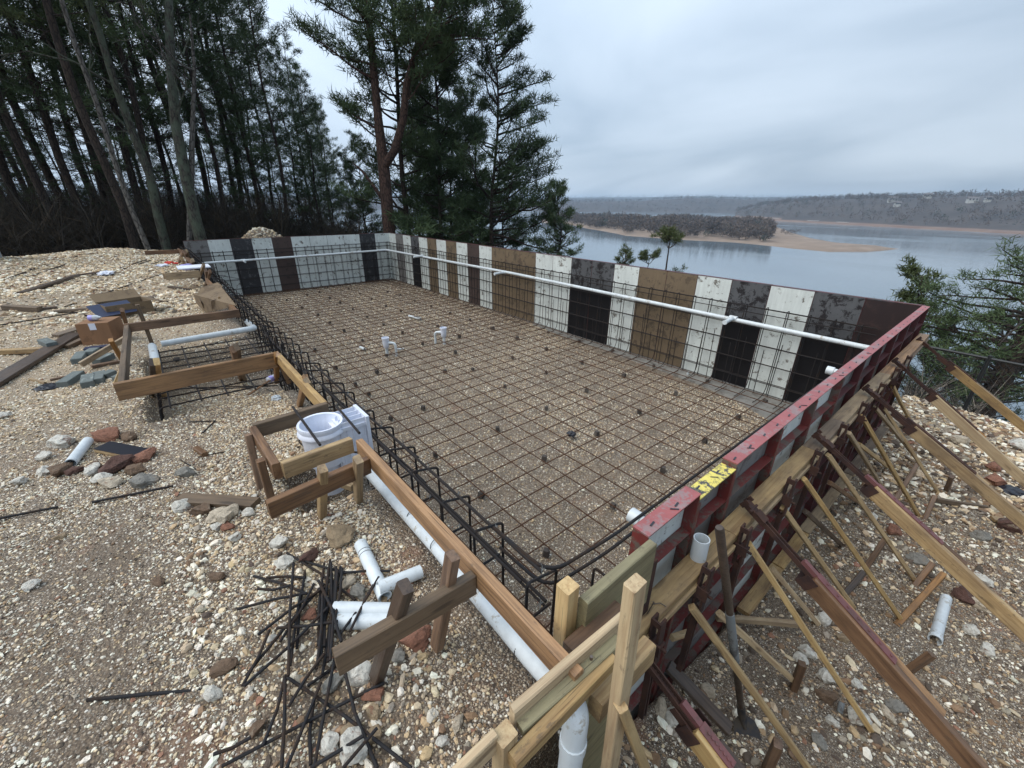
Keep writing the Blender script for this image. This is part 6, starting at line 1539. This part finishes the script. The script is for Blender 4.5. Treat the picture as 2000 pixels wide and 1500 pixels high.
# ---- the forked pine and the group behind the far corner
def custom(seed): return Tree(seed)
def forked():
    t = Tree(201); r = t.r; S = 1.0
    main = [(0, 0, -1), (0, 0, 0), (.02, 0, 2.2), (0, .05, 4.2), (-.05, .05, 6.1), (-.1, .1, 8.0), (-.02, .1, 10.2), (.1, .1, 12.5), (.1, .1, 14.5)]
    t.w.tube(main, [.34, .27, .245, .225, .15, .13, .10, .07, .02], 12, False)
    ra = _rt*1.0; ra[2] = 0; ra /= np.linalg.norm(ra); ba = np.array([ra[1], -ra[0], 0])
    def rel3(a, h, b_=0): return ra*a+ba*b_+np.array([0, 0, h])
    limb = [rel3(.0, 4.3), rel3(.55, 4.9, .1), rel3(1.0, 5.9, .2), rel3(1.25, 7.0, .25), rel3(1.7, 8.0, .3), rel3(2.3, 8.8, .4), rel3(2.9, 10.0, .3), rel3(3.2, 11.6, .3)]
    t.w.tube(limb, [.17, .15, .14, .125, .10, .08, .05, .02], 9, False)
    dead_ = [rel3(-.05, 3.1), rel3(-.45, 3.7), rel3(-.8, 4.2), rel3(-1.15, 4.5)]; t.w.tube(dead_, [.08, .065, .05, .015], 7, False)
    def along(P, lo, hi, n_, Lf, bias=0, upf=.1):
        for k in range(n_):
            f = lo+(hi-lo)*(k+r.uniform(0, 1))/n_; x = f*(len(P)-1); i = min(int(x), len(P)-2); u = x-i; p = np.array(P[i])*(1-u)+np.array(P[i+1])*u
            a = r.uniform(0, 6.28); d = np.array([math.cos(a), math.sin(a), r.uniform(-.1, .45)])+ra*bias; t.branch(p, d, Lf(f)*r.uniform(.7, 1.15), .035, upf, 1.15)
    along([np.array(p, float) for p in main], .70, .99, 40, lambda f: 2.6*(1.25-f), -.25)
    along([np.array(p, float) for p in main], .58, .70, 5, lambda f: 1.9, -1.0)
    along(limb, .42, .99, 46, lambda f: 2.5*(1.2-f*.6), .45)
    along(limb, .3, .5, 4, lambda f: 1.6, .8)
    for hh, L in ((7.2, 2.6), (7.6, 2.2), (5.6, 1.5), (9.8, 2.9), (10.2, 2.6), (8.8, 2.4)):
        t.branch(np.array([0, 0, hh]), -ra+np.array([0, 0, .25])+ba*r.uniform(-.4, .4), L, .05, .04, 1.3)
    for hh, L in ((8.3, 3.1), (8.0, 2.6), (9.4, 3.0), (10.4, 3.2)):
        t.branch(rel3(2.0, hh, .3), ra+np.array([0, 0, .1])+ba*r.uniform(-.5, .5), L, .05, .02, 1.3)
    return t.meshes(B_RED, N_MID, .28, 17, .014)
c = atd(760, 452, 18.9); plant('forked_pine', forked(), c[0], c[1], 0, 1.0, 'biggest pine, forked into two stems, right behind the far pool corner', 'tree', z=-.2)
def group_pine(seed, H, r0, c0, Lmax, bias, bk=B_DRK, nm=N_MID, nb=40, lowbias=0, size=.24):
    t = Tree(seed); r = t.r; n = 10; ra = _rt.copy(); ra[2] = 0; ra /= np.linalg.norm(ra)
    pts = [np.array([0, 0, -1.2])]+[np.array([.10*math.sin(i*.9+seed), .10*math.cos(i*.8+seed), H*i/n])+ra*bias*.10*(i/n)*H*.35 for i in range(n+1)]
    t.w.tube(pts, [r0*1.15]+[r0*(1-.9*i/n) for i in range(n+1)], 9, False)
    for k in range(nb):
        f = (k+r.uniform(0, 1))/nb; h = c0+(1-c0)*f; x = h*n; i = min(int(x), n-1); u = x-i; p = pts[i+1]*(1-u)+pts[i+2 if i+2 < len(pts) else -1]*u
        a = r.uniform(0, 6.28); d = np.array([math.cos(a), math.sin(a), r.uniform(-.15, .3)+.3*f])+ra*bias; L = Lmax*(1-.72*f**1.2)*r.uniform(.6, 1.1)
        t.branch(p, d, max(L, .4), .02+.012*L, .06+.06*f, 1.1)
    return t.meshes(bk, nm, size, 15, .009+.02*size)
GP = [group_pine(301, 13.5, .12, .15, 2.6, .0, nb=60, size=.3), group_pine(302, 11, .10, .06, 2.6, .15, nm=N_DRK, nb=60, size=.3), group_pine(303, 10.5, .11, .12, 3.5, .75, B_DRK, N_DRK, 64, size=.28), group_pine(304, 9, .09, .05, 2.3, 0, nm=N_MID, nb=52, size=.3)]
for (px, d, k, sc, lab) in [(801, 20.5, 0, 1.12, 'straight pine immediately right of the big forked pine'), (866, 20.5, 1, 1.02, 'pine with a full lower crown in the middle of the group behind the long wall'), (840, 24, 3, 1.1, 'smaller pine set back behind the group at the far corner'),
                            (886, 24, 1, .95, 'dark pine between the middle pine and the right hand one'), (911, 22.5, 3, 1.05, 'thin pine just left of the dark right hand pine'), (931, 25, 0, .85, 'slim pine set back left of the dark right hand pine'),
                            (961, 20.0, 2, .98, 'dark pine at the right edge of the group, branches reaching over the lake'), (984, 21.5, 3, .80, 'small pine leaning against the dark right hand pine'), (718, 25, 3, .66, 'pine just left of the forked pine, half hidden by it'), (690, 29, 1, .55, 'dark pine further left behind the short white wall'), (822, 28, 1, 1.0, 'pine at the back of the group by the forked pine')]:
    c = atd(px, 470, d); z = gz(c[0], c[1])-.1; z = max(z, -3.2)
    if px == 961: z = -.6
    if px in (801, 866): z = -.4
    plant('pine_tree', GP[k], c[0], c[1], 0 if k == 2 else px*.1, sc, lab, group='pines behind the far corner', z=z)
# small conical pine over the long wall, tiny pine further right, low bushes
sm = group_pine(310, 4.6, .06, .05, 1.7, 0, B_DRK, N_MID, 58, size=.19)
c = atd(1090, 470, 19.5); zt = atd(1106, 370, 19.5)[2]; plant('small_pine', sm, c[0], c[1], 0, 1, 'small conical pine showing above the long wall right of the pine group', z=zt-4.6)
def tiny():
    t = Tree(320); r = t.r; t.w.tube([(0, 0, -4), (0, 0, 0), (.05, 0, 1.0), (0, .04, 1.9), (.02, 0, 2.6)], [.05, .045, .035, .025, .01], 7, False)
    for h, L, m in ((2.55, .5, 9), (2.3, .55, 6), (1.15, .8, 5), (1.0, .75, 5), (.5, .9, 6)):
        for k in range(m): a = r.uniform(0, 6.28); t.branch((0, 0, h), (math.cos(a), math.sin(a), .3), L*r.uniform(.6, 1.1), .014, .08, 1.2, .4)
    return t.meshes(B_DRK, N_YEL, .13, 14, .009)
c = atd(1303, 500, 15.5); zt = atd(1308, 457, 15.5)[2]; tm = tiny(); plant('tiny_pine', tm, c[0], c[1], 0, 1, 'tiny pine with a flat tuft on a bare stem above the brown panels', z=zt-2.75)
c = atd(1268, 510, 16.5); zt = atd(1262, 490, 16.5)[2]; plant('tiny_pine', tm, c[0], c[1], 2, .8, 'low tufted pine top just left of the tiny pine', z=zt-2.3)
bu = group_pine(330, 1.6, .03, .05, .6, 0, B_DRK, N_YEL, 24, size=.13)
c = atd(1222, 515, 17); zt = atd(1222, 506, 17)[2]; plant('pine_bush', bu, c[0], c[1], 0, 1.0, 'low pine bush just showing over the white panel left of the tiny pine', 'bush', z=zt-1.5)
c = atd(1800, 650, 12); plant('pine_bush', bu, c[0]-.4, c[1]+2, 1, 1.2, 'pine bush top peeping over the far end of the red wall', 'bush', z=-.55)
# pine at the right edge, growing below the fence
def right_pine():
    t = Tree(340); r = t.r; ra = _rt.copy(); ra[2] = 0; ra /= np.linalg.norm(ra); fo = _fw.copy(); fo[2] = 0; fo /= np.linalg.norm(fo)
    pts = [np.array([0, 0, -3.]), np.zeros(3), ra*.05+[0, 0, .8], ra*.08+[0, 0, 1.6], ra*.15+[0, 0, 2.4], ra*.2+[0, 0, 3.0], ra*.2+[0, 0, 3.6]]
    t.w.tube(pts, [.26, .22, .20, .17, .13, .08, .02], 10, False)
    for h, L, up in ((1.0, 1.7, .0), (1.25, 2.1, -.01), (1.6, 2.4, .0), (1.9, 2.3, .0), (2.15, 2.1, .0), (2.45, 1.9, .02), (2.75, 1.6, .02), (3.0, 1.3, .03), (3.3, 1.0, .05)):
        for a in (-.35, .1, .5, 2.2, 3.3, 4.4):
            d = -ra*math.cos(a)+fo*math.sin(a)+np.array([0, 0, .10+.05*h]); t.branch(np.array([0, 0, h])+ra*.06*h, d, L*r.uniform(.75, 1.1)*(1 if a < 1 else .7), .035, up-.02, 1.05, .4)
    return t.meshes(B_DRK, N_MID, .16, 11, .0085)
c = atd(1897, 840, 13.0); plant('fence_pine', right_pine(), c[0], c[1], 0, 1.0, 'dark pine at the right edge growing behind the chain-link fence', z=c[2]+.1)
low = group_pine(350, 3.4, .06, .1, 1.2, 0, B_DRK, N_DRK, 34, size=.15)
for (px, py, d, s_, lab) in [(1842, 712, 15, .9, 'low dark pine behind the fence left of the right hand pine'), (1800, 735, 14, .7, 'low pine behind the fence by the end of the red wall'), (1985, 650, 17, 1.2, 'dark pine half cut by the right edge behind the fence'), (1940, 760, 18, .9, 'low pine seen through the fence below the right hand pine')]:
    c = atd(px, py, d); plant('young_pine', low, c[0], c[1], px, s_, lab, z=c[2]-2.4*s_)

# where several trees or rocks would read the same, say which one by its place among them
_by = {}
for o in bpy.data.objects:
    if o.parent is None and o.get('group') and (str(o['group']).startswith(('pines', 'young', 'larger'))): _by.setdefault(o['label'], []).append(o)
for lab, os_ in _by.items():
    if len(os_) < 2: continue
    os_.sort(key=lambda o: -math.atan2(o.matrix_basis[1][3]-CAM[1], o.matrix_basis[0][3]-CAM[0]) % (2*math.pi))
    nm = {2: ['left one of two', 'right one of two'], 3: ['leftmost of three', 'middle of three', 'rightmost of three']}.get(len(os_))
    os_.reverse() if False else None
    for i, o in enumerate(os_):
        w = nm[i] if nm else f'{ORD[i] if i < len(ORD)-1 and i else "first"} from the left'
        o['label'] = ' '.join((lab+', '+w).split()[:16]) if len((lab+', '+w).split()) <= 16 else w+', '+' '.join(lab.split()[:16-len(w.split())])
